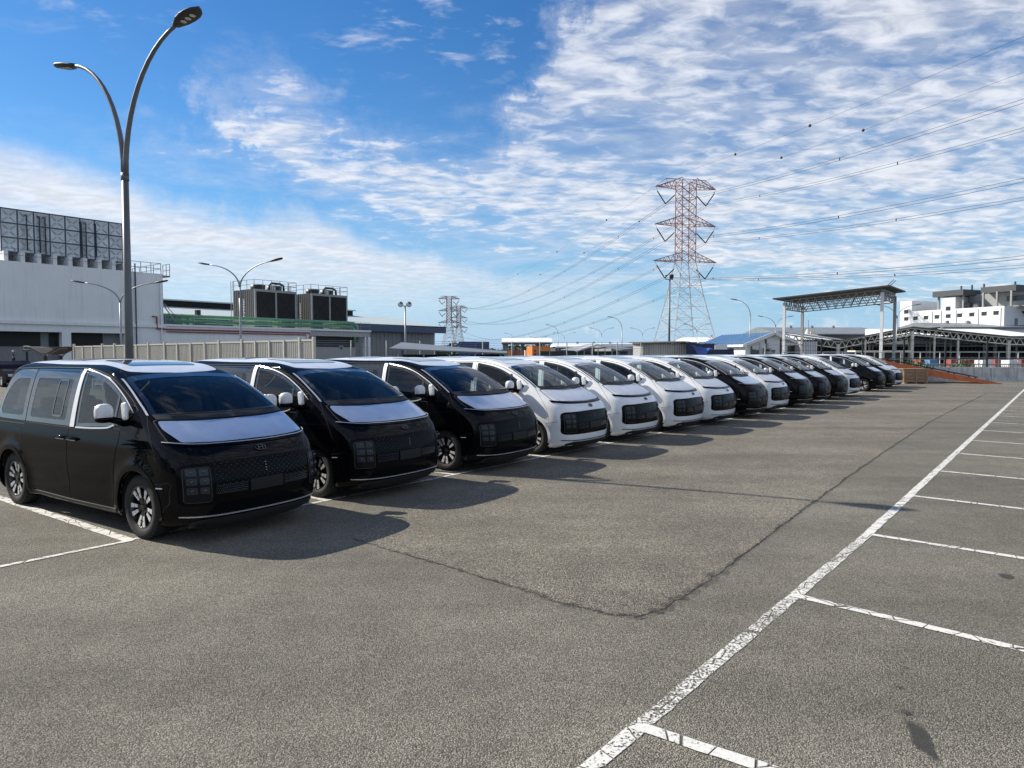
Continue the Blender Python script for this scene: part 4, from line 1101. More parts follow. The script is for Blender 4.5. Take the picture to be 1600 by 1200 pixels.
def cooling_tower(s0, s1, lab):
    o = empty('cooling_tower', CA + ROW*s0 - NRM*4.0 + Vector((0,0,4.7)), ROW_A); L_ = s1 - s0; H = 4.28; z0 = 1.2; dp_ = 4.3
    MB().box((0,.05,z0),(L_,dp_,H)).build('casing', 'panel_grey_dark', o)
    m = MB()
    for k in range(11): m.box((-.03,.25+k*.37,z0),(0,.30+k*.37,H))
    stuff(m.build('casing_ribs', 'panel_grey_dark', o))
    for a in (0, L_-.2): MB().box((a,-.06,z0),(a+.2,.05,H)).build('corner_post', 'panel_grey', o)
    MB().box((L_/2-.1,-.06,z0),(L_/2+.1,.05,H-.26)).build('middle_post', 'panel_grey', o)
    MB().box((.2,-.06,H-.26),(L_-.2,.05,H)).build('top_beam', 'panel_grey', o)
    for a, b in ((.2,L_/2-.1),(L_/2+.1,L_-.2)):
        lv = MB().box((a,.0,z0),(b,.045,H-.26)).build('louvre_panel', 'dark_void', o); m = MB(); z = z0+.05
        while z < H-.3: m.bar((a,-.012,z),(b,-.012,z), .012, .03); z += .11
        stuff(m.build('louvre_slats', 'dark_grille', lv))
        m = MB().bar((a,-.04,z0),(b,-.04,H-.3), .03); m.bar((a,-.04,H-.3),(b,-.04,z0), .03); m.build('cross_brace', 'dark_grille', lv)
    for cx_ in (.33,.72):
        MB().lathe([(.80,H),(.78,H+.25),(.82,H+.62),(.76,H+.62),(.70,H+.2)], 20, 'Z', (L_*cx_,2.1,0)).build('fan_stack', 'black_steel', o, smooth=True)
    MB().tube([(L_*.42,.6,H-.02),(L_*.42,.6,H+.55),(L_*.48,.6,H+.80),(L_*.68,.6,H+.80),(L_*.76,.6,H+.6),(L_*.77,.6,H-.02)], .13, 10).build('top_pipe', 'pipe_teal', o, smooth=True)
    for k in range(3): MB().box((L_*.5+.25*k,.9,H),(L_*.5+.1+.25*k,1.1,H+.5)).build('motor_bracket', 'galv', o)
    rl = MB(); rail_run(rl, (0,.0,0),(L_,.0,0), H, 1.02, 5, .02); rail_run(rl, (0,.0,0),(0,dp_,0), H, 1.02, 3, .02); rail_run(rl, (L_,.0,0),(L_,dp_,0), H, 1.02, 3, .02); rl.build('top_railing', 'galv_dark', o)
    ld = MB(); ld.bar((-.35,dp_-.2,z0),(-.35,dp_-.2,H+1), .05); ld.bar((-.35,dp_-.8,z0),(-.35,dp_-.8,H+1), .05)
    for k in range(13): ld.bar((-.35,dp_-.2,z0+.1+.28*k),(-.35,dp_-.8,z0+.1+.28*k), .03)
    ld.build('ladder', 'galv', o)
    MB().box((.1,.2,0),(.35,dp_,z0)).build('leg', 'galv_dark', o); MB().box((L_-.35,.2,0),(L_-.1,dp_,z0)).build('leg', 'galv_dark', o)
    mtx = Matrix(((0,0,-1,-.035),(0,-1,0,2.2),(1,0,0,z0+.95),(0,0,0,1)))
    mtx = Matrix.Translation((-.036,2.1,z0+1.0)) @ Matrix.Rotation(-math.pi/2,4,'Z') @ Matrix.Rotation(math.pi/2,4,'X') @ Matrix.Rotation(math.pi/2,4,'Z')
    text_mesh('lettering', 'truwater', .62, 'letter_white', o, mtx)
    tag(o, lab, 'cooling tower', 'cooling towers on the annex roof')
mat('panel_grey_dark', (.05,.054,.06), .6, var=.12, streak=.2); mat('pipe_teal', (.02,.05,.05), .5)
cooling_tower(11.7, 16.95, 'left one of two dark louvred cooling towers, beside the double lamp post')
cooling_tower(18.93, 24.13, 'right one of two dark louvred cooling towers, next to the blue-edged shed')

# blue-edged shed behind
CS = at(697,551,115); CS.z = 0
sh = empty('warehouse', CS, ROW_A)
MB().box((-60,0,5.25),(0,.25,6.32)).build('fascia', 'fascia_blue', sh); MB().box((-60,.25,5.25),(0,.6,5.4)).build('soffit', 'mid_grey', sh)
MB().box((-60,1.0,0),(-1.8,1.3,5.3)).build('front_wall', 'grey_wall', sh); MB().box((-1.8,1.0,0),(-1.55,1.4,5.3)).build('corner_post', 'white_wall', sh)
for a in (-16.2,-8.9,-23.5): MB().box((a,.93,0),(a+.75,1.0,5.25)).build('door_strip', 'fascia_blue', sh)
m = MB()
for k in range(40): m.box((-34+.8*k,.955,0),(-34+.8*k+.05,1.0,5.25))
stuff(m.build('wall_ribs', 'grey_wall', sh))
MB().box((-60,1.3,0),(-1.8,26,5.2)).build('hall', 'grey_wall', sh)
MB().prism([(0,6.30),(14,8.35),(28,6.30),(28,6.12),(14,8.15),(0,6.12)], (60,0,0), (-60,0,0), (0,1,0), (0,0,1)).build('roof', 'roof_teal', sh)
m = MB().box((-60,12.6,8.2),(-9,15.4,8.95)); m.build('ridge_vent', 'dark_void', sh); MB().box((-60,12.3,8.95),(-8.6,15.7,9.12)).build('vent_cap', 'roof_teal', sh)
tag(sh, 'grey warehouse with pale roof and dark blue edge behind the cooling towers', 'warehouse')

# beige slatted fence
FC = Vector((-7.66, 27.0, 0)); fdir = -NRM
fn_ = empty('slatted_fence', FC, math.atan2(fdir.y, fdir.x))
s = 0.0; bays = [.9,1.05,1.05,1.05,1.05,1.9,1.25,1.3,1.3,1.3,1.75,1.35,1.35,1.35,1.6,1.35,1.35,1.35]
x = 0.0; slat = None
for i, bw in enumerate(bays):
    top = 2.60 - .006*x
    big = i in (0,1,5,6,10,11,14,15)
    MB().box((x-.05,-.06,0),(x+.05,.06,top+(.10 if big else 0))).build('post', 'fence_beige', fn_)
    MB().box((x+.05,-.03,top-.07),(x+bw-.05,.03,top)).build('top_rail', 'fence_beige', fn_); MB().box((x+.05,-.03,.25),(x+bw-.05,.03,.32)).build('bottom_rail', 'fence_beige', fn_)
    if not big: MB().box((x+.05,-.028,.95),(x+bw-.05,.028,1.01)).build('middle_rail', 'fence_beige', fn_)
    m = MB(); k = 0; yy = x+.07
    while yy < x+bw-.10: m.box((yy,-.018,.30),(yy+.068,.012,top-.06)); yy += .125
    stuff(m.build('slat_panel', 'fence_slat', fn_)); x += bw
MB().box((x-.05,-.06,0),(x+.05,.06,2.6)).build('post', 'fence_beige', fn_)
tag(fn_, 'beige slatted fence standing behind the nearest vans', 'fence')

# chain-link fence with thin green posts
A = Vector((-13.6,48,0)); B = Vector((27.2,70,0)); dv = (B-A); ln = dv.length
cf = empty('chain_link_fence', A, math.atan2(dv.y, dv.x)); nb = 18
for i in range(nb+1):
    MB().tube([(ln*i/nb,0,0),(ln*i/nb,0,2.95)], .045, 6).build('post', 'fence_green', cf, smooth=True)
    if i < nb: MB().add([(ln*i/nb,.0,.05),(ln*(i+1)/nb,.0,.05),(ln*(i+1)/nb,.0,2.45),(ln*i/nb,.0,2.45)],[(0,1,2,3)]).build('mesh_panel', 'chain_link', cf)
m = MB()
for z in (2.45,2.62,2.78,2.92): m.tube([(0,0,z),(ln,0,z)], .010, 4)
m.build('top_wires', 'galv', cf)
tag(cf, 'chain-link fence on thin green posts behind the row of vans', 'fence')

# ================================================================== SMALL THINGS AT THE LEFT EDGE
def shelter():
    p = at(71,551,43); o = empty('shelter', (p.x,43,0), R(15))
    for y in (0,2.6):
        MB().tube([(0,y,0),(0,y,1.9)], .10, 8).build('post', 'black_steel', o)
        for s_ in (-1,1): MB().tube([(0,y,1.75),(s_*.25,y,2.05),(s_*.75,y,2.32),(s_*1.15,y,2.36)], .055, 8).build('arm', 'galv', o, smooth=True)
    for s_ in (-1,1):
        MB().add([(s_*.12,-.3,2.02),(s_*.12,3,2.02),(s_*.75,3,2.42),(s_*.75,-.3,2.42),(s_*1.25,-.3,2.46),(s_*1.25,3,2.46),(s_*.12,-.3,1.97),(s_*.12,3,1.97),(s_*.75,3,2.37),(s_*.75,-.3,2.37),(s_*1.25,-.3,2.41),(s_*1.25,3,2.41)],
          [(0,1,2,3),(3,2,5,4),(6,9,8,7),(9,10,11,8),(0,3,9,6),(3,4,10,9),(4,5,11,10),(1,7,8,2),(2,8,11,5)]).build('wing_roof', 'brown_roof', o)
    tag(o, 'small dark shelter with two curved wing roofs left of the beige fence', 'shelter')
shelter()
p = at(42,551,46); o = empty('box_light', (p.x,46,0)); MB().tube([(0,0,0),(0,0,2.15)], .07, 8).build('pole', 'black_steel', o); MB().rbox((0,0,2.38), (.36,.2,.30), .3, 12, 8).build('lamp_box', 'lens_led', o); MB().box((-.2,-.1,2.18),(.2,.1,2.25)).build('bracket', 'black_steel', o)
tag(o, 'short post with a square lamp box beside the shelter', 'lamp')
p = at(21,551,44); o = empty('water_stand', (p.x,44,0)); MB().tube([(0,0,0),(0,0,2.0)], .035, 6).build('pole', 'black_steel', o); MB().rbox((0,0,2.12), (.18,.18,.20), .8, 10, 8).build('cap', 'galv', o); MB().rbox((0,0,1.7), (.16,.16,.22), .6, 10, 8).build('valve', 'black_steel', o)
tag(o, 'thin dark standpipe post behind the parked dark car', 'post')
def dark_car():
    o = empty('parked_car', (-31.2,43.5,0), R(-40))
    prof = [(-2.15,.35),(-2.2,.75),(-2.1,1.0),(-1.75,1.15),(-1.2,1.48),(-.6,1.60),(.2,1.58),(.75,1.35),(1.1,1.10),(1.75,.98),(2.15,.80),(2.22,.45),(2.1,.28),(-2.0,.26)]
    MB().prism(prof, (0,1.74,0), (0,-.87,0)).build('body', 'car_dark', o)
    for s_ in (-1,1):
        for pl in ([(-1.55,1.14),(-1.12,1.42),(-.62,1.52),(-.55,1.10)], [(-.45,1.10),(-.5,1.53),(.18,1.50),(.62,1.30),(.85,1.08)]):
            MB().prism(pl, (0,.01*s_,0), (0,.868*s_,0)).build('window', 'window_dark', o)
        for cx_ in (-1.35,1.35):
            w_ = MB().lathe([(.2,-.1),(.30,-.1),(.32,-.06),(.32,.06),(.30,.1),(.2,.1)], 24, 'Y', (cx_,s_*.80,.32)).build('wheel', 'tyre_rubber', o, smooth=True); MB().lathe([(.001,.1*s_),(.2,.09*s_)], 18, 'Y', (cx_,s_*.80,.32)).build('rim', 'rim_silver', w_)
    MB().prism([(-.50,1.12),(-.47,1.53),(-.52,1.53),(-.58,1.12)], (0,-.012,0), (0,-.872,0)).build('pillar_film', 'tape_white', o)
    for s_ in (-1,1): MB().box((2.12,s_*.55-.2,.66),(2.22,s_*.55+.2,.80)).build('headlight', 'lens_led', o)
    tag(o, 'dark car at the left edge, parked behind the nearest van', 'car')
dark_car()

# ================================================================== MIDDLE DISTANCE
def carport():
    o = empty('carport', (0,0,0))
    a, b = at(608,544.0,44), at(792,551.5,44)
    MB().add([(a.x,44,a.z),(b.x,44,b.z),(b.x,49,b.z+.12),(a.x,49,a.z+.45),(a.x,44,a.z-.07),(b.x,44,b.z-.07),(b.x,49,b.z+.05),(a.x,49,a.z+.38)], [(0,1,2,3),(7,6,5,4),(0,4,5,1),(1,5,6,2),(2,6,7,3),(3,7,4,0)]).build('roof', 'far_roof', o)
    for k in range(5):
        x = a.x + .4 + (b.x-a.x-.8)*k/4; MB().bar((x,45,0),(x,45,2.0), .1).build('post', 'galv', o)
    MB().box((a.x+.2,48.2,0),(b.x-.2,48.4,1.95)).build('shade_screen', 'dark_void', o)  # near-black sheet stands in for the shade under the roof
    tag(o, 'long low carport roof behind the third van and the chain-link fence', 'carport')
carport()
def container(loc, rz, dims, m, lab, name='shipping_container', text=None, doorm=None):
    o = empty(name, loc, rz); lx, ly, lz = dims
    MB().box((0,0,.15),(lx,ly,lz)).build('shell', m, o)
    rb = MB(); k = 0; x = .18
    while x < ly-.15: rb.box((lx,x,.3),(lx+.04,x+.12,lz-.15)); x += .26
    x = .2
    while x < lx-.2 and not text: rb.box((x,-.035,.3),(x+.12,0,lz-.15)); x += .28
    stuff(rb.build('corrugation', doorm or m, o))
    for a in (0,lx-.14):
        MB().box((a,-.05,.15),(a+.14,.0,lz)).build('corner_post', m, o)
    MB().box((0,-.05,lz-.12),(lx,-.001,lz+.01)).build('top_rail', m, o); MB().box((0,-.05,0.05),(lx,-.001,.25)).build('bottom_rail', m, o)
    if text:
        text_mesh('lettering', text, .40, 'letter_navy', o, Matrix.Translation((lx*.60,-.012,lz-1.02)) @ Matrix.Rotation(math.pi/2,4,'X'), .006)
        e = MB().rbox((lx*.16,-.012,lz-.62), (.26,.03,.34), .8, 10, 8); e.prism([(-.16,-.5),(.16,-.5),(.12,.05),(-.12,.05)], (0,-.012,0), (lx*.16,-.004,lz-.95)); e.build('emblem', 'letter_navy', o)
    return tag(o, lab, 'container', 'shipping containers behind the fence')
p = at(831.5,541,95); container((p.x,95,p.z-2.62), R(6), (2.44,6.0,2.62), 'container_orange', 'bright orange container with dark lettering behind the white vans', text='Hapag-Lloyd', doorm='container_brown')
p = at(791.5,547,130); container((p.x,130,p.z-2.6), R(4), (1.0,5,2.6), 'container_orange', 'small orange container end under the gatehouse roof')
p = at(800,547.5,131); container((p.x,131,p.z-2.6), R(2), (2.3,5,2.6), 'container_brown', 'rusty brown container under the gatehouse roof')
p = at(820.5,547.2,128); container((p.x,128,p.z-2.6), R(2), (.9,4,2.6), 'cream', 'cream container end left of the big orange container')
p = at(717,534,100); container((p.x,100,p.z-2.75), R(-30), (3.0,3.4,2.75), 'container_blue', 'dark blue container left of the gatehouse, below the far pylons')
p = at(812,547.6,134); container((p.x,134,p.z-2.6), R(2), (1.6,5,2.6), 'container_brown', 'dark brown container right of the rusty one beneath the gatehouse roof')
def gatehouse():
    a = at(784,528,72); b = at(862,528,72); e = at(784,534.5,72)
    o = empty('gatehouse', (a.x,72,0)); L_ = b.x-a.x
    MB().prism([(-1.6,e.z),(0.9,a.z),(3.4,e.z),(3.4,e.z-.10),(.9,a.z-.10),(-1.6,e.z-.10)], (L_,0,0), (0,0,0), (0,1,0), (0,0,1)).build('roof', 'white_roof', o)
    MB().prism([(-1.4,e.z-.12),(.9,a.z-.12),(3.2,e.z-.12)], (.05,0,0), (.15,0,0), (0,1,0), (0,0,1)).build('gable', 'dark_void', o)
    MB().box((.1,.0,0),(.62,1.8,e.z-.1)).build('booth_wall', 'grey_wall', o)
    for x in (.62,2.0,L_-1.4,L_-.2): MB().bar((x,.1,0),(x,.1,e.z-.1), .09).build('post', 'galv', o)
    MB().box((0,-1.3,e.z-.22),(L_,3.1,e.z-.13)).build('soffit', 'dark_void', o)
    tag(o, 'open gatehouse with a long white roof left of the orange container', 'gatehouse')
gatehouse()
def wood(name, u0, u1, vt, Yd, lab, n=1700, seed=2):
    rnd = random.Random(seed); a = at(u0,vt,Yd); b = at(u1,vt,Yd); H = a.z; mb = MB()
    for k in range(n):
        t = rnd.random(); x = a.x + (b.x-a.x)*t; hh = H*(.72 + .16*math.sin(x*.22) + .12*math.sin(x*.61+1) + rnd.uniform(-.06,.08)); z = hh*rnd.random()**.55; y = Yd + rnd.uniform(-6,6)
        r = rnd.uniform(.35,.85); q = [Vector((rnd.uniform(-1,1),rnd.uniform(-1,1),rnd.uniform(-1,1))).normalized()*r for _ in range(3)]
        c = Vector((x,y,z)); mb.add([c+q[0], c+q[1], c+q[2], c-q[0]*.8], [(0,1,2),(1,3,2)])
    mb.box((a.x,Yd+3,0),(b.x,Yd+4,H*.55))
    o = mb.build(name, 'leaf_dark', fix=False); stuff(o); o['label'] = lab; o['category'] = 'trees'; return o
wood('distant_wood', 640, 885, 536.5, 250, 'dark green strip of distant trees behind the gatehouse', 3200, 2)
wood('distant_wood', 885, 1010, 541, 320, 'low far trees behind the striped shed', 900, 4)

def striped_shed():
    Y0 = 80; o = empty('gabled_shed', (0,Y0,0))
    ap = at(932.7,538.7,Y0); le = at(902,548.5,Y0); re = at(967,546.3,Y0); l2 = at(874,540,Y0+8)
    MB().add([(le.x,0,le.z),(ap.x,0,ap.z),(ap.x+1.4,16,ap.z+.35),(le.x-.9,16,le.z+.2)],[(0,1,2,3)]).build('left_roof', 'far_roof', o)
    m = MB()
    for k in range(7):
        t = k/7; a0 = Vector((le.x-.9*t, 16*t, le.z+.2*t+.05)); a1 = Vector((ap.x+1.4*t, 16*t, ap.z+.35*t+.05)); m.bar(a0, a1, 1.1, .06)
    stuff(m.build('roof_sheets', 'white_roof', o))
    MB().add([(ap.x,0,ap.z),(re.x,0,re.z),(re.x+4.9,16,re.z+.2),(ap.x+1.4,16,ap.z+.35)],[(0,1,2,3)]).build('right_roof', 'far_roof', o)
    m = MB().bar((le.x-.2,-.1,le.z),(ap.x,-.1,ap.z), .12, .22); m.bar((ap.x,-.1,ap.z),(re.x+.2,-.1,re.z), .12, .22); m.build('gable_trim', 'white_roof', o)
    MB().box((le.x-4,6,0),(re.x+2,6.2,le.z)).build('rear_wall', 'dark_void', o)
    for k in range(7):
        x = le.x + (re.x-le.x)*k/6; MB().bar((x,0,0),(x,0,le.z-.1+ .5*(1-abs(k-3)/3)), .1).build('post', 'galv', o)
    for k in range(5): MB().box((le.x+.3+k*1.0,4.5,0),(le.x+.95+k*1.0,5,1.75+.1*(k%2))).build('stored_crate', 'mid_grey', o)
    tag(o, 'open gabled shed with a striped white roof right of the orange container', 'shed')
striped_shed()
def long_roof(name, u0, u1, vt, vb, Yd, m1, m2, lab, dp_=30):
    a = at(u0,vt,Yd); b = at(u1,vt,Yd); c = at(u0,vb,Yd); rz_ = at(u0,vt,Yd+dp_*.5).z; o = empty(name, (a.x,Yd,0)); L_ = b.x-a.x
    MB().box((0,0,0),(L_,dp_,c.z)).build('wall', m2, o)
    MB().prism([(-.6,c.z),(dp_*.5,rz_),(dp_,c.z),(dp_,c.z-.3),(-.6,c.z-.3)], (L_,0,0), (0,0,0), (0,1,0), (0,0,1)).build('roof', m1, o)
    for k in range(3): MB().rbox((L_*(.3+.2*k),dp_*.45,rz_), (.8,.8,1.0), .6, 10, 6).build('roof_vent', 'galv', o)
    return tag(o, lab, 'warehouse', 'low warehouses in the far background')
long_roof('warehouse', 868, 1005, 536.5, 541.5, 190, 'white_roof', 'slab_dark', 'long low far warehouse with white roof edge behind the striped shed')
long_roof('warehouse', 955, 1130, 537.5, 542, 150, 'far_roof', 'grey_wall', 'long low grey-roofed warehouse between the striped shed and the pylon')
long_roof('warehouse', 1090, 1245, 527, 534, 170, 'white_roof', 'white_clean', 'far white-roofed warehouse behind the blue-roofed house')
def tin_shed():
    a = at(1003,536.5,62); b = at(1073,534.5,62); o = empty('corrugated_shed', (a.x,62,0)); L_ = b.x-a.x
    MB().box((0,0,0),(L_,4.5,a.z)).build('wall', 'mid_grey', o); m = MB(); x = 0.03
    while x < L_-.1: m.prism([(x,0),(x+.04,-.05),(x+.10,-.05),(x+.14,0)], (0,0,a.z-.02), (0,0,0), (1,0,0), (0,1,0)); x += .21
    stuff(m.build('corrugation', 'fence_beige', o))
    MB().add([(-.3,-.4,a.z+.03),(L_+.25,-.4,b.z+.03),(L_+.25,5,b.z+.18),(-.3,5,a.z+.18),(-.3,-.4,a.z-.06),(L_+.25,-.4,b.z-.06),(L_+.25,5,b.z+.09),(-.3,5,a.z+.09)], [(0,1,2,3),(7,6,5,4),(0,4,5,1),(1,5,6,2),(2,6,7,3),(3,7,4,0)]).build('roof', 'brown_roof', o)
    MB().box((L_*.68,-.14,.2),(L_*.70,-.06,a.z-.2)).build('pipe', 'rail_white', o)
    tag(o, 'pale corrugated metal shed with a brown roof below the big pylon', 'shed')
tin_shed()
def tarp():
    a = at(1074,536,60); b = at(1150,545,60); o = empty('covered_load', (a.x,60,0)); L_ = b.x-a.x; rnd = random.Random(5)
    NX, NY = 26, 10; vs = []; fs = []
    for i in range(NX+1):
        for j in range(NY+1):
            t = i/NX; s_ = j/NY; z = (a.z + (b.z-a.z)*max(0,(t-.45)/.55)**.8)*(1 if 0 < s_ < 1 else .0) + rnd.uniform(-.06,.06) + .10*math.sin(t*13)
            y = s_*3.2; vs.append((t*L_, y if s_ > 0 else -.1, max(0, z)*(min(1, (s_+.0)*6) if s_ < .2 else 1)))
    for i in range(NX):
        for j in range(NY): fs.append((i*(NY+1)+j, (i+1)*(NY+1)+j, (i+1)*(NY+1)+j+1, i*(NY+1)+j+1))
    MB().add(vs, fs).build('dark_cover', 'tarp_navy', o)
    vs = []; fs = []
    for i in range(13):
        for j in range(7):
            t = i/12; s_ = j/6; vs.append((.15 + t*2.0*(1-.25*s_) + .25*s_, -.35 - .12*math.sin(t*7+s_*3), a.z-.20 - .30*t - s_*(.72*math.sin(math.pi*min(1,t*1.05))**.7) + .04*math.sin(t*17)))
    for i in range(12):
        for j in range(6): fs.append((i*7+j, (i+1)*7+j, (i+1)*7+j+1, i*7+j+1))
    t_ = MB().add(vs, fs).build('blue_sheet', 'tarp_blue', o, smooth=True); t_['label'] = 'bright blue tarpaulin hanging over the front'
    MB().box((L_*.55,-.25,2.35),(L_*.80,-.18,2.75)).build('white_board', 'white_clean', o)
    tag(o, 'heap under dark covers with a blue tarpaulin beside the corrugated shed', 'covered load')
tarp()
def blue_house():
    Y0 = 80; o = empty('blue_roofed_house', (0,0,0)); ap = at(1207.8,519.5,Y0); le = at(1164.5,537,Y0); re = at(1250,536.5,Y0); dv = Vector((-2.1,13.3,0))
    def sl(a, b): 
        n = Vector((0,0,-.14)); q = [Vector(a), Vector(b), Vector(b)+dv, Vector(a)+dv]; return MB().add([*q, *[p_+n for p_ in q]], [(0,1,2,3),(7,6,5,4),(0,4,5,1),(1,5,6,2),(2,6,7,3),(3,7,4,0)])
    A_ = Vector((ap.x,Y0-.5,ap.z)); L2 = Vector((le.x-.3,Y0-.5,le.z-.12)); R2 = Vector((re.x+.3,Y0-.5,re.z-.12))
    ro = sl(L2, A_).build('roof', 'roof_blue', o); sl(A_, R2).build('roof', 'roof_blue', o)
    m = MB()
    for k in range(17):
        t = (k+.2)/17; a = L2 + dv*t; b = A_ + dv*t; m.bar(a+Vector((0,0,.03)), b+Vector((0,0,.03)), .16, .09)
    stuff(m.build('roof_ribs', 'roof_blue', ro))
    m = MB().bar(L2+Vector((0,-.06,-.08)), A_+Vector((0,-.06,-.08)), .10, .34); m.bar(A_+Vector((0,-.06,-.08)), R2+Vector((0,-.06,-.08)), .10, .34); m.build('barge_board', 'white_clean', o)
    m = MB().bar(L2+Vector((-.05,0,-.1)), L2+dv+Vector((-.05,0,-.1)), .14, .26); m.build('gutter', 'white_clean', o)
    MB().prism([(le.x,0),(re.x,0),(re.x,re.z-.15),(ap.x,ap.z-.15),(le.x,le.z-.15)], (-2.1,13.3,0), (0,Y0,0)).build('wall', 'white_wall', o)
    for u, v0, v1, w_ in ((1207.5,547,552,.26),(1174,541,556,.10),(1178,546,556,.20),(1183.5,547,556,.20)):
        a = at(u,v0,Y0); b = at(u,v1,Y0); MB().box((a.x-w_,Y0-.05,b.z),(a.x+w_,Y0-.002,a.z)).build('window', 'window_dark', o)
    for u in (1187,1200): a = at(u,540,Y0); MB().box((a.x-.06,Y0-.12,0),(a.x+.06,Y0-.02,3.2)).build('pipe', 'rail_white', o)
    c = at(1197,548,Y0); ac = MB().box((c.x-.42,Y0-.45,c.z-.36),(c.x+.42,Y0-.06,c.z+.30)).build('air_conditioner', 'mid_grey', o); MB().lathe([(.001,-.46),(.25,-.47),(.27,-.455)], 18, 'Y', (c.x-.02,Y0,c.z-.03)).build('fan_grille', 'dark_grille', ac)
    a = at(1196.5,533,Y0); MB().box((a.x-.1,Y0-.05,a.z-1.0),(a.x+.1,Y0-.003,a.z+.2)).build('slot_window', 'window_dark', o)
    # lean-to at the right with dark windows
    b = at(1232,540,Y0); MB().box((b.x-1.0,Y0-.06,b.z-.7),(b.x-.5,Y0-.003,b.z+.05)).build('window', 'window_dark', o); MB().box((b.x-.1,Y0-.06,b.z-1.2),(b.x+.7,Y0-.003,b.z)).build('window', 'window_dark', o)
    tag(o, 'white house with a ribbed blue metal roof behind the far vans', 'house')
blue_house()
b = at(1253,533,78); bx_ = empty('site_container', (b.x,78,0)); L_ = at(1277,533,78).x-b.x
MB().box((0,0,0),(L_,3,b.z)).build('shell', 'mid_grey', bx_); m = MB(); x = .05
while x < L_-.1: m.box((x,-.04,.1),(x+.09,0,b.z-.1)); x += .19
stuff(m.build('corrugation', 'white_wall', bx_)); tag(bx_, 'pale site container between the posts of the steel canopy', 'container')

# ================================================================== PYLONS AND LINES
def pylon(base, H, rz, lab, wide=1.0, thick=.16):
    o = empty('pylon', base, rz); q = H/48.0
    zl = [0, 5*q, 11*q, 17*q, 22*q, 26*q]; wl = [7.0*q, 5.9*q, 4.7*q, 3.5*q, 2.7*q, 1.95*q]
    zu = [26*q + k*(21*q)/9 for k in range(10)]; wu = [1.95*q - .0*k for k in range(10)]
    def corner(i, w_): return [(-w_,-w_),(w_,-w_),(w_,w_),(-w_,w_)][i]
    for nm, zs, ws, m_ in (('lower_body', zl, wl, 'pylon_white'), ('upper_body', zu, wu, 'pylon_red')):
        mb = MB()
        for i in range(4):
            for a in range(len(zs)-1):
                p = Vector((*corner(i,ws[a]), zs[a])); p2 = Vector((*corner(i,ws[a+1]), zs[a+1])); r = Vector((*corner((i+1)%4,ws[a]), zs[a])); r2 = Vector((*corner((i+1)%4,ws[a+1]), zs[a+1]))
                mb.bar(p, p2, thick*1.3); mb.bar(p, r2, thick*.7); mb.bar(r, p2, thick*.7); mb.bar(p2, r2, thick*.6)
                if nm == 'lower_body' and a < 4: mb.bar((p+p2)/2, (r+r2)/2, thick*.6); mb.bar((p*.75+p2*.25), (p+r)/2, thick*.5) if a else None; mb.bar((p+p2)/2, (p2+r2)/2, thick*.5)
        mb.build(nm, m_, o)
    arms = []
    for lev, (z, L_) in enumerate(((45.2*q,8.6*q),(35.5*q,8.7*q),(26*q,9.1*q))):
        for s_ in (-1,1):
            mb = MB(); w_ = 1.95*q; tip = Vector((s_*L_,0,z)); k = 5
            hi = 2.2*q
            for y in (-w_,w_):
                b0 = Vector((s_*w_,y,z)); t0 = Vector((s_*w_,y,z+hi))
                mb.bar(b0, tip, thick); mb.bar(t0, tip, thick)
                for i in range(k):
                    f0 = i/k; f1 = (i+1)/k; mb.bar(b0.lerp(tip,f0), t0.lerp(tip,(f0+f1)/2), thick*.6); mb.bar(t0.lerp(tip,(f0+f1)/2), b0.lerp(tip,f1), thick*.6)
            for i in range(k): mb.bar(Vector((s_*w_,-w_,z)).lerp(tip,i/k), Vector((s_*w_,w_,z)).lerp(tip,(i+1)/k), thick*.6)
            if lev == 0: mb.bar((s_*w_,0,z+hi),(s_*5.6*q,0,z+hi), thick); mb.bar((s_*5.6*q,0,z+hi),tip, thick*.7); mb.bar((s_*5.6*q,0,z+hi),(s_*5*q,0,z), thick*.6)
            a_ = mb.build('cross_arm', 'pylon_red', o)
            v = Vector((s_*5.8*q,0,z-4.4*q)); ins = MB(); ins.tube([(s_*8.1*q,0,z-1.2*q), v], thick*1.05, 6); ins.tube([(s_*3.2*q,0,z-2.0*q), v], thick*1.05, 6); ins.bar((s_*8.6*q,0,z),(s_*8.1*q,0,z-1.2*q), thick*.4); ins.build('insulator', 'black_steel', a_); arms.append(v)
    MB().box((-7*q,-7*q,-1),(7*q,7*q,0)).build('footing', 'mid_grey', o)
    tag(o, lab, 'pylon', 'lattice pylons carrying the power line')
    return o, arms
P1 = at(1069,551,185); P1.z = 0; P2 = at(702,551,600); P2.z = 0; P2b = at(717,551,720); P2b.z = 0
ld = (P1 - P2); ang = math.atan2(ld.y, ld.x) + math.pi/2
o1, arms1 = pylon(P1, 48, ang + R(0), 'big red and white lattice pylon on the skyline', thick=.14)
o2, arms2 = pylon(P2, 51, ang, 'nearer of the two far pylons above the blue container', thick=.27)
o3, _ = pylon(P2b, 51, ang, 'farther and fainter of the two far pylons, partly behind the other', thick=.27)
bpy.context.view_layer.update()
P3 = P1 + ld.normalized()*330
def wpt(o, v): return o.matrix_world @ v
def catenary(a, b, sag, n=40):
    return [a.lerp(b, k/n) - Vector((0,0,4*sag*(k/n)*(1-k/n))) for k in range(n+1)]
nm_ = ['top left','top right','middle left','middle right','bottom left','bottom right']
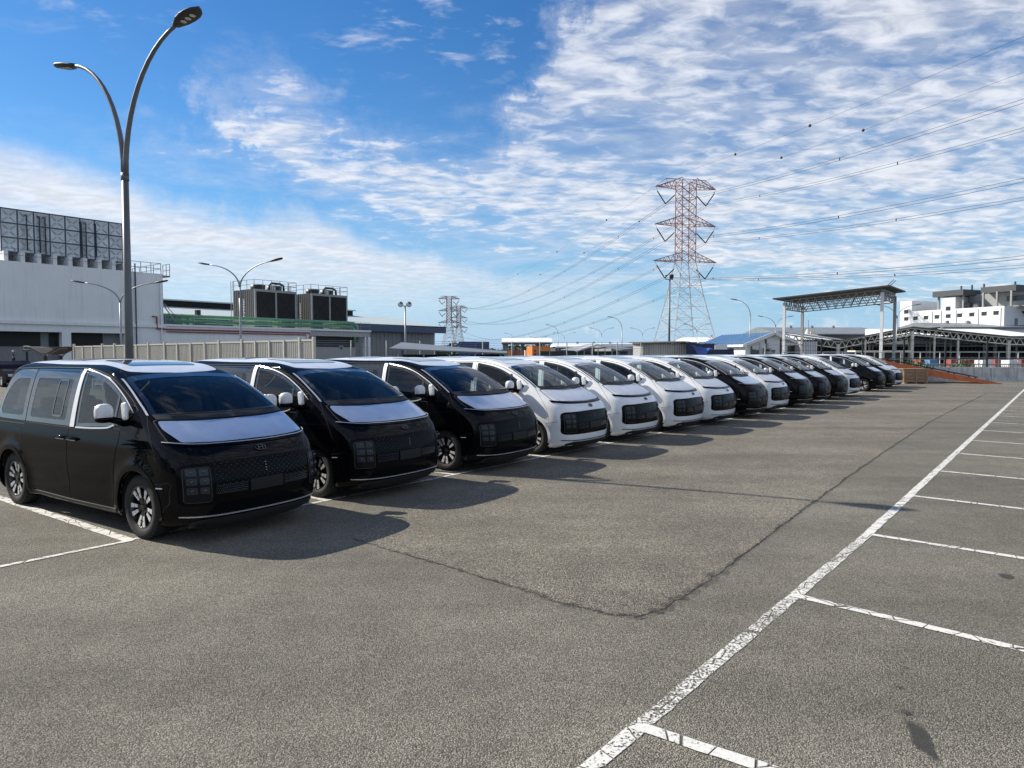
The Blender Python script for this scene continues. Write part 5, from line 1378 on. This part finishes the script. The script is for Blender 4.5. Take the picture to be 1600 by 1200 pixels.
for i, v in enumerate(arms1):
    a = wpt(o1, v); side = ld.normalized().cross(Vector((0,0,1)))
    for way in (0,1):
        if way == 0: b = wpt(o2, arms2[i]); sag = 13
        else:
            off = a - P1; b = P3 + off; b.z = a.z + 5; sag = 11
        wd = empty('power_line', a); m = None
        for d_ in (-.22,.22):
            pts = [p_ - a + side*d_ + Vector((0,0,d_*.8)) for p_ in catenary(a, b, sag)]
            MB().tube(pts, .027 if way else .042, 4).build('conductor', 'wire', wd)
        for k in range(3, 38, 5):
            c = catenary(a, b, sag)[k] - a; MB().box((c.x-.07,c.y-.07,c.z-.22),(c.x+.07,c.y+.07,c.z+.22)).build('spacer', 'wire', wd)
        where = 'towards the far pylons' if way == 0 else 'leaving at the right edge'
        tag(wd, 'twin cable from the %s arm of the big pylon, %s' % (nm_[i], where), 'power line', 'conductors of the overhead line')
for s_, way, nmw in ((-1,1,'left-hand'),(1,1,'right-hand'),(-1,0,'left-hand'),(1,0,'right-hand')):
    a = wpt(o1, Vector((s_*5.6,0,47.4)));
    b = wpt(o2, Vector((s_*5.6,0,50.3))) if way == 0 else a + (P3 - P1) + Vector((0,0,4))
    ew = empty('earth_wire', a); ct = catenary(a, b, 9)
    MB().tube([p_ - a for p_ in ct], .022, 4).build('wire', 'wire', ew)
    for k in ((4,7) if way else (4,9,15)):
        c = ct[k] - a; MB().rbox(c, (.55,.55,.55), 1.0, 12, 8).build('marker_ball', 'ball_dark', ew, smooth=True)
    tag(ew, '%s thin earth wire with dark marker balls from the pylon top, %s' % (nmw, 'to the right' if way else 'to the far left'), 'power line', 'earth wires of the overhead line')

# ================================================================== RIGHT: CANOPY, SHED, FACTORY
def canopy():
    RF = Vector((31.7,60,0)); L_ = 8.16; S_ = 5.67; o = empty('steel_canopy', RF, ROW_A)
    # local x = along the row (away), local y = away to the left
    hz = lambda y: 7.10 - .55*y/L_
    for x, y in ((0,0),(0,L_),(S_,0),(S_,L_)): MB().box((x-.115,y-.115,0),(x+.115,y+.115,hz(y)+.15)).build('post', 'white_clean' if x == 0 else 'mid_grey', o)
    MB().add([(-.9,-.7,hz(-.7)+.62),(S_+.9,-.7,hz(-.7)+.62),(S_+.9,L_+.8,hz(L_+.8)+.62),(-.9,L_+.8,hz(L_+.8)+.62),(-.9,-.7,hz(-.7)+.50),(S_+.9,-.7,hz(-.7)+.50),(S_+.9,L_+.8,hz(L_+.8)+.50),(-.9,L_+.8,hz(L_+.8)+.50)],
             [(0,1,2,3),(7,6,5,4),(0,4,5,1),(1,5,6,2),(2,6,7,3),(3,7,4,0)]).build('roof_sheet', 'canopy_dark', o)
    for x in (0, S_*.5, S_):
        m = MB(); n = 12; m.bar((x,0,hz(0)+.34),(x,L_,hz(L_)+.34), .08); m.bar((x,0,hz(0)-.42),(x,L_,hz(L_)-.42), .08)
        for k in range(n):
            y0 = L_*k/n; y1 = L_*(k+1)/n; ym = (y0+y1)/2; m.bar((x,y0,hz(y0)+.3),(x,ym,hz(ym)-.40), .05); m.bar((x,ym,hz(ym)-.40),(x,y1,hz(y1)+.3), .05)
        m.build('truss', 'mid_grey', o)
    for y in (0, L_):
        m = MB(); n = 8; m.bar((0,y,hz(y)+.36),(S_,y,hz(y)+.36), .10); m.bar((0,y,hz(y)-.44),(S_,y,hz(y)-.44), .10)
        for k in range(n): m.bar((S_*k/n,y,hz(y)+.3),(S_*(k+.5)/n,y,hz(y)-.4), .06); m.bar((S_*(k+.5)/n,y,hz(y)-.4),(S_*(k+1)/n,y,hz(y)+.3), .06)
        m.build('end_truss', 'mid_grey', o)
    for k in range(2): MB().bar((.3+.9*k,-.2,hz(0)+.6),(2.0+.9*k,-.5,hz(0)+1.35), .06).build('roof_rod', 'galv', o)
    MB().bar((0,L_,2.9),(S_,L_,2.9), .12).build('tie_rail', 'white_clean', o); 
    tag(o, 'tall open steel canopy with a dark sloping roof on four posts', 'canopy')
canopy()
def truss_shed():
    o = empty('truss_shed', (0,0,0)); 
    xs = [at(1214,520.5,85), at(1310,534,85), at(1424,513,85), at(1577,528,85)]
    P_ = [(p_.x, p_.z) for p_ in xs]; P_.append((P_[-1][0]+14, P_[-1][1]-.3))
    for yi, Yd in enumerate((85,97,109)):
        m = MB(); sx_ = 15*(Yd-85)/27
        for (xa,za),(xb,zb) in zip(P_[:-1],P_[1:]):
            xa += sx_; xb += sx_; n = max(8, int(abs(xb-xa)/.85)); dz = .78
            m.bar((xa,Yd,za),(xb,Yd,zb), .12, .14); m.bar((xa,Yd,za-dz),(xb,Yd,zb-dz), .10, .12)
            for k in range(n):
                x0 = xa+(xb-xa)*k/n; x1 = xa+(xb-xa)*(k+1)/n; xm = (x0+x1)/2; f = lambda x: za+(zb-za)*(x-xa)/(xb-xa); m.bar((x0,Yd,f(x0)-dz),(xm,Yd,f(xm)), .07); m.bar((xm,Yd,f(xm)),(x1,Yd,f(x1)-dz), .07)
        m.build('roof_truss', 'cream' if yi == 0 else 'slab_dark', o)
        for u in (1310,1352,1425,1460,1497,1576,1640):
            x = at(u,540,85).x; z = float(np.interp(x, [p_[0] for p_ in P_], [p_[1] for p_ in P_])); MB().bar((x+sx_,Yd+.02,0),(x+sx_,Yd+.02,z-.3), .30 if u in (1425,1576,1310) else .18).build('post', 'cream', o)
    for (xa,za),(xb,zb) in zip(P_[:-1],P_[1:]):
        MB().add([(xa,84.6,za+.12),(xb,84.6,zb+.12),(xb+15,112,zb+.5),(xa+15,112,za+.5),(xa,84.6,za+.22),(xb,84.6,zb+.22),(xb+15,112,zb+.6),(xa+15,112,za+.6)], [(0,1,2,3),(7,6,5,4),(0,4,5,1),(1,5,6,2),(2,6,7,3),(3,7,4,0)]).build('roof_sheet', 'far_roof', o)
    MB().box((P_[0][0]+8,112,0),(P_[-1][0]+15,112.3,3.4)).build('rear_wall', 'dark_void', o)  # coloured near-black to give the open shed its shaded interior
    m = MB()
    for z in (2.9,2.2,1.5): m.bar((P_[0][0],85.2,z),(P_[-1][0],85.2,z), .06)
    m.build('side_rails', 'galv', o)
    tag(o, 'wide open shed with cream roof trusses on posts at right', 'shed')
truss_shed()
def shelf():
    a = at(1337,547.5,78); b = at(1425,547.5,78); o = empty('storage_rack', (a.x,78,0)); L_ = b.x-a.x
    MB().box((0,0,a.z-.18),(L_,2,a.z)).build('top_deck', 'cream', o)
    for k in range(7): MB().bar((L_*k/6,0,0),(L_*k/6,0,a.z-.18), .10).build('upright', 'cream', o)
    MB().box((.1,1.9,0),(L_-.1,2,a.z-.2)).build('backing', 'brown_roof', o)
    rnd = random.Random(9)
    for k in range(22): x = rnd.uniform(.1,L_-.5); z = rnd.uniform(.1,1.6); MB().bar((x,.3,z),(x+rnd.uniform(.2,.6),.5,z+rnd.uniform(-.4,.4)), .09).build('stored_bar', random.choice(['wood','cream','galv']), o)
    tag(o, 'cream racking stacked with odd lengths behind the steel canopy', 'rack')
shelf()
for u0, u1, v0, Yd, m_, lab in ((1437,1453,560.5,70,'far_red','red stack behind the black fence, left of the blue one'),(1453,1466,562,69,'far_bluebox','blue box behind the black fence right of the bush'),(1486,1532,560,71,'far_red','long red stack behind the middle of the black fence'),(1535,1552,562.5,69,'white_clean','white crate behind the black fence right of the long red stack'),(1555,1572,560.5,71,'far_red','short red stack between two white crates'),(1577,1594,562.5,69,'white_clean','white crate behind the black fence near the right edge'),(1596,1640,560.5,71,'far_red','red stack cut by the right edge of the picture')):
    a = at(u0,v0,Yd); b = at(u1,v0,Yd); o = empty('stacked_goods', (a.x,Yd,0)); L_ = b.x-a.x; n = max(1, int(L_/.9))
    for k in range(n):
        for j in range(2): MB().box((L_*k/n+.02,0,a.z*.5*j+.02),(L_*(k+1)/n-.02,1.2,a.z*.5*(j+1)-.02)).build('crate', m_, o)
    tag(o, lab, 'crates', 'goods stacked behind the black fence')
def factory():
    c = at(1567,551,150); e1 = Vector((-.39,.92,0)).normalized(); nb_ = Vector((e1.y,-e1.x,0))   # nb_ points behind/right
    o = empty('white_factory', (c.x,150,0), math.atan2(e1.y,e1.x))
    # local x = e1 (away to the left), local -y = behind
    def kz(u, v):
        a = (u-800)/FPX; b = -(v-600)/FPX; d = Vector((a, math.cos(PITCH)+b*math.sin(PITCH), -math.sin(PITCH)+b*math.cos(PITCH))); P0 = Vector((c.x,150,0)); t = (P0-Vector((0,0,CAM_H))).dot(nb_)/d.dot(nb_)
        p = Vector((0,0,CAM_H)) + d*t; return (p-P0).dot(e1), p.z
    H = kz(1567,478)[1]; K = kz(1406.4,487)[0]
    MB().box((0,-30,0),(K,0,H)).build('main_block', 'white_clean', o)
    k0, z0 = kz(1425,471); MB().box((k0,-9,H-.02),(K,0.01,kz(1406.4,471.3)[1])).build('roof_block', 'white_clean', o)
    k1 = kz(1493,464)[0]; k2, z2 = kz(1471.5,465); MB().box((k1,-9,H-.02),(k2,.01,z2)).build('roof_block', 'white_clean', o)
    for u in (1416,1430.4,1446.8,1463.9,1481.5,1499.5,1518.3,1537.6,1556.3):
        k, z = kz(u, np.interp(u,[1416,1556],[498.2,488.8])); w_ = MB().box((k-.55,0.0,z-.42),(k+.55,.05,z+.42)).build('window', 'window_dark', o); MB().box((k-.62,.0,z+.42),(k+.62,.14,z+.50)).build('lintel', 'white_clean', w_)
    for u, v in ((1416,487),(1481.5,482)): k, z = kz(u,v); MB().box((k-.55,0.01,z-.45),(k+.55,.06,z+.45)).build('window', 'window_dark', o)
    for u in (1457,1471,1494.5,1529,1564): k, _z = kz(u,490); MB().box((k-.05,0.0,5),(k+.05,.10,H-.3)).build('rain_pipe', 'mid_grey', o)
    def slab(u0, va, u1, vb, dp_, y0):
        ka, za = kz(u0,va); kb, zb = kz(u1,vb); z = (za+zb)/2; MB().box((kb,-dp_,z-1.3),(ka,y0,z)).build('dark_roof', 'slab_dark', o)
        for f in (.12,.5,.85): MB().tube([(kb+(ka-kb)*f,-dp_*.5,z),(kb+(ka-kb)*f,-dp_*.5,z+1.6)], .22, 8).build('flue', 'galv_dark', o)
        for f in (.1,.5,.9): MB().bar((kb+(ka-kb)*f,-.8,H),(kb+(ka-kb)*f,-.8,z-1.2), .35).build('roof_post', 'galv', o)
    slab(1459,456.5,1507,451.5,16,0.4); slab(1528,449.5,1583,443.5,22,-1.0)
    ka, za = kz(1575,462); MB().box((-6,-20,H),(k1-.5,-4,H+3.2)).build('plant_room', 'panel_grey', o)
    MB().box((-2,-3.95,H+1.2),(2,-3.85,H+2.3)).build('plant_window', 'window_dark', o)
    for k in range(4): MB().rbox((K*.3+2.2*k,-2.5,H+.7), (1.4,1.4,1.5), .5, 12, 8).build('roof_unit', 'galv_dark', o)
    m = MB()
    for z in (3,5,7,9,11): m.bar((-.1,-6-(z%4),z-1.6),(-.1,-9+(z%4),z), .5, .25)
    m.build('outside_stair', 'black_steel', o); MB().box((-.06,-4.6,H-4),(0.0,-3.6,H-2.6)).build('window', 'window_dark', o)
    tag(o, 'white multi-storey factory with dark roof slabs at the far right', 'factory')
factory()
def white_roofs():
    for u0, u1, v0, v1, Yd, m_, lab in ((1425,1640,514,525,128,'white_roof','broad white shed roof below the far factory'),(1238,1318,521.5,531,128,'white_roof','white shed roof seen between the posts of the steel canopy')):
        a = at(u0,v1,Yd); b = at(u1,v1,Yd); c = at(u0,v0,Yd+16); o = empty('white_shed', (a.x,Yd,0)); L_ = b.x-a.x
        MB().box((0,0,0),(L_,16,a.z)).build('wall', 'slab_dark', o)
        MB().prism([(-.4,a.z),(16,c.z),(17,c.z),(17,a.z)], (L_,0,0), (0,0,0), (0,1,0), (0,0,1)).build('roof', m_, o)
        tag(o, lab, 'shed')
    a = at(1222,518.5,190); o = long_roof('warehouse', 1222, 1404, 511.5, 521.5, 190, 'far_roof', 'slab_dark', 'dark far warehouse roof seen through the steel canopy', 40)
    a = at(1400,508,180); o = long_roof('warehouse', 1470, 1640, 504.5, 511, 148, 'far_roof', 'white_clean', 'grey ridge roof in front of the far factory wall', 20)
    t = at(1262,506,185); o = empty('silo_plant', (t.x,185,0)); MB().lathe([(.9,0),(.9,6.5),(.3,8.2),(.01,8.3)], 14, 'Z').build('silo', 'cream', o, smooth=True); MB().box((.9,-.4,0),(2.1,.5,7.6)).build('stair_tower', 'cream', o); MB().bar((.2,0,8),(.2,0,10.6), .12).build('mast', 'galv', o)
    MB().tube([(2.0,0,7.4),(3.2,0,5.6),(3.2,0,0)], .25, 8).build('chute', 'cream', o); tag(o, 'small cream silo on the far roofline behind the steel canopy', 'silo')
white_roofs()
# barrier wall, fence, ramp, crate
def barrier():
    o = empty('barrier_wall', (29.0,51.3,0), R(-2))
    for k in range(14):
        MB().prism([(-.32,0),(.32,0),(.20,.28),(.15,1.02),(-.15,1.02),(-.20,.28)], (2.96,0,0), (3.0*k,0,0), (0,1,0), (0,0,1)).build('wall_section', 'concrete_wall', o)
    tag(o, 'weathered low concrete barrier wall at the far right end of the car park', 'wall')
barrier()
def black_fence():
    o = empty('black_fence', (20,53.6,0), R(-2))
    for k in range(11):
        x = 3.1*k + .6; MB().box((x-.05,-.05,0),(x+.05,.05,3.15)).build('post', 'black_steel', o)
        m = MB()
        for z in np.arange(.15,3.1,.35): m.tube([(x,0,z),(x+3.1,0,z)], .007, 4)
        for z in (1.62,3.05): m.tube([(x,0,z),(x+3.1,0,z)], .02, 4)
        for xx in np.arange(.15,3.1,.30): m.tube([(x+xx,0,.1),(x+xx,0,3.05)], .006, 4)
        stuff(m.build('wire_panel', 'black_steel', o))
    tag(o, 'tall black wire fence on thick posts behind the barrier wall', 'fence')
black_fence()
def white_rail():
    o = empty('white_railing', (21,58,0), R(-1)); m = MB()
    for k in range(24): MB().bar((1.6*k,0,0),(1.6*k,0,2.12), .06).build('post', 'rail_white', o)
    for z in (2.12,1.55,1.15): m.bar((0,0,z),(38,0,z), .05)
    m.build('rails', 'rail_white', o); m = MB()
    for k in range(250): m.bar((.15*k,-1.2,.2),(.15*k,-1.2,1.12), .03)
    m.bar((0,-1.2,1.1),(38,-1.2,1.1), .05); m.bar((0,-1.2,.3),(38,-1.2,.3), .05)
    stuff(m.build('pickets', 'fence_green', o)); tag(o, 'white pipe railing with low pickets behind the black fence', 'railing')
white_rail()
def ramp():
    a = at(1384,563.5,49.0); b = gnd(1566,600); b.z = .03; o = empty('loading_ramp', (a.x,a.y,0)); 
    d = Vector((b.x-a.x, b.y-a.y, b.z-a.z)); t = Vector((-d.y, d.x, 0)).normalized()
    q0 = Vector((0,0,a.z)); wd = 2.2
    for nm, off in (('side_beam', 0.0), ('side_beam', wd)):
        k = 16; vs = []
        for i in range(k+1):
            f = i/k; p_ = q0 + d*f + t*off; dep = .42*math.sin(math.pi*min(1,.25+f*.72))+.05
            vs += [p_ - t*.06, p_ + t*.06, p_ + t*.06 - Vector((0,0,min(dep,max(.02,p_.z-.0)))), p_ - t*.06 - Vector((0,0,min(dep,max(.02,p_.z-.0))))]
        MB().add(vs, [(i*4+j, i*4+(j+1)%4, (i+1)*4+(j+1)%4, (i+1)*4+j) for i in range(k) for j in range(4)] + [(3,2,1,0),(k*4,k*4+1,k*4+2,k*4+3)]).build(nm, 'ramp_orange', o)
    k = 14
    for i in range(k):
        p0_ = q0 + d*(i/k) - Vector((0,0,.02)); p1_ = q0 + d*((i+.94)/k) - Vector((0,0,.02))
        vs = [p0_+t*.07, p0_+t*(wd-.07), p1_+t*(wd-.07), p1_+t*.07]; MB().add(vs + [v - Vector((0,0,.05)) for v in vs], [(0,1,2,3),(7,6,5,4),(0,4,5,1),(1,5,6,2),(2,6,7,3),(3,7,4,0)]).build('deck_plate', 'ramp_orange', o)
    for off in (-.02, wd+.02):
        m = MB(); m.bar(q0+t*off+Vector((0,0,.12)), q0+d*.80+t*off+Vector((0,0,.10)), .07, .06)
        for f in (0,.2,.4,.6,.78): m.bar(q0+d*f+t*off, q0+d*f+t*off+Vector((0,0,.12)), .07)
        m.build('kerb_rail', 'black_steel', o)
    for off in (.2,wd-.2): MB().bar(q0+d*.05+t*off-Vector((0,0,.3)), Vector(((q0+d*.05+t*off).x,(q0+d*.05+t*off).y,0)), .14).build('leg', 'ramp_orange', o)
    tag(o, 'rusty orange loading ramp sloping down behind the last van', 'ramp')
ramp()
def crate_stack():
    a = gnd(1411,599.5); b = gnd(1448,599.5); o = empty('timber_crate', (a.x,a.y,0), R(-4)); L_ = b.x-a.x
    for j in range(4): MB().box((.0,0,.10+.215*j),(L_,.05,.10+.215*j+.185)).build('plank', 'wood', o); MB().box((L_,.06,.10+.215*j),(L_+.05,1.2,.10+.215*j+.185)).build('plank', 'wood', o)
    for x in (.02,L_*.5,L_-.12): MB().box((x,-.05,.06),(x+.10,-.002,.96)).build('batten', 'wood', o)
    MB().box((.05,.06,.1),(L_-.05,1.2,.93)).build('filling', 'brown_roof', o); MB().box((-.03,-.03,.95),(L_+.07,1.25,1.0)).build('lid', 'wood', o)
    for x in (.1,L_*.5,L_-.2): MB().box((x,.0,0),(x+.12,1.2,.08)).build('skid', 'wood', o)
    tag(o, 'timber crate standing under the orange ramp at the end of the row', 'crate')
crate_stack()
def bush(u, v, Yd, r, lab, seed):
    rnd = random.Random(seed); p = at(u,v,Yd); o = empty('bush', (p.x,Yd,0)); mb = MB()
    for k in range(700):
        a = rnd.uniform(0,6.28); rr = r*rnd.random()**.5; z = .3 + rnd.random()*(p.z-.1)*(1-.5*(rr/r)**2); c = Vector((rr*math.cos(a)*1.2, rr*math.sin(a), z)); q = [Vector((rnd.uniform(-1,1),rnd.uniform(-1,1),rnd.uniform(-1,1))).normalized()*.10 for _ in range(2)]
        mb.add([c, c+q[0], c+q[0]+q[1], c+q[1]], [(0,1,2,3)])
    stuff(mb.build('leaves', 'leaf', o, fix=False))
    for k in range(5): MB().tube([(0,0,0),(rnd.uniform(-.4,.4),rnd.uniform(-.3,.3),.7)], [.03,.012], 5).build('stem', 'bark', o)
    tag(o, lab, 'bush')
bush(1428,563,51,1.1,'bright green bush above the orange ramp', 3); bush(1503,566,54,.8,'small green bush behind the black fence at right', 6)

# unseen tree mass added at left for a dark reflection in the vans' sides
def reflection_trees():
    rnd = random.Random(11); mb = MB()
    for k in range(5200):
        t = rnd.random(); y = -34 + 44*t; x = -30 + 5*math.sin(t*3) + rnd.uniform(-2.2,2.2); hh = 5.2 + 1.3*math.sin(y*.45) + .8*math.sin(y*1.3); z = hh*rnd.random()**.7
        r = rnd.uniform(.25,.55); q = [Vector((rnd.uniform(-1,1),rnd.uniform(-1,1),rnd.uniform(-1,1))).normalized()*r for _ in range(2)]; c = Vector((x,y,z)); mb.add([c, c+q[0], c+q[0]+q[1], c+q[1]], [(0,1,2,3)])
    o = stuff(mb.build('reflection_trees', 'leaf_dark', fix=False)); o['label'] = 'unseen row of trees added at left as a dark reflection for the vans'; o['category'] = 'trees'
reflection_trees()
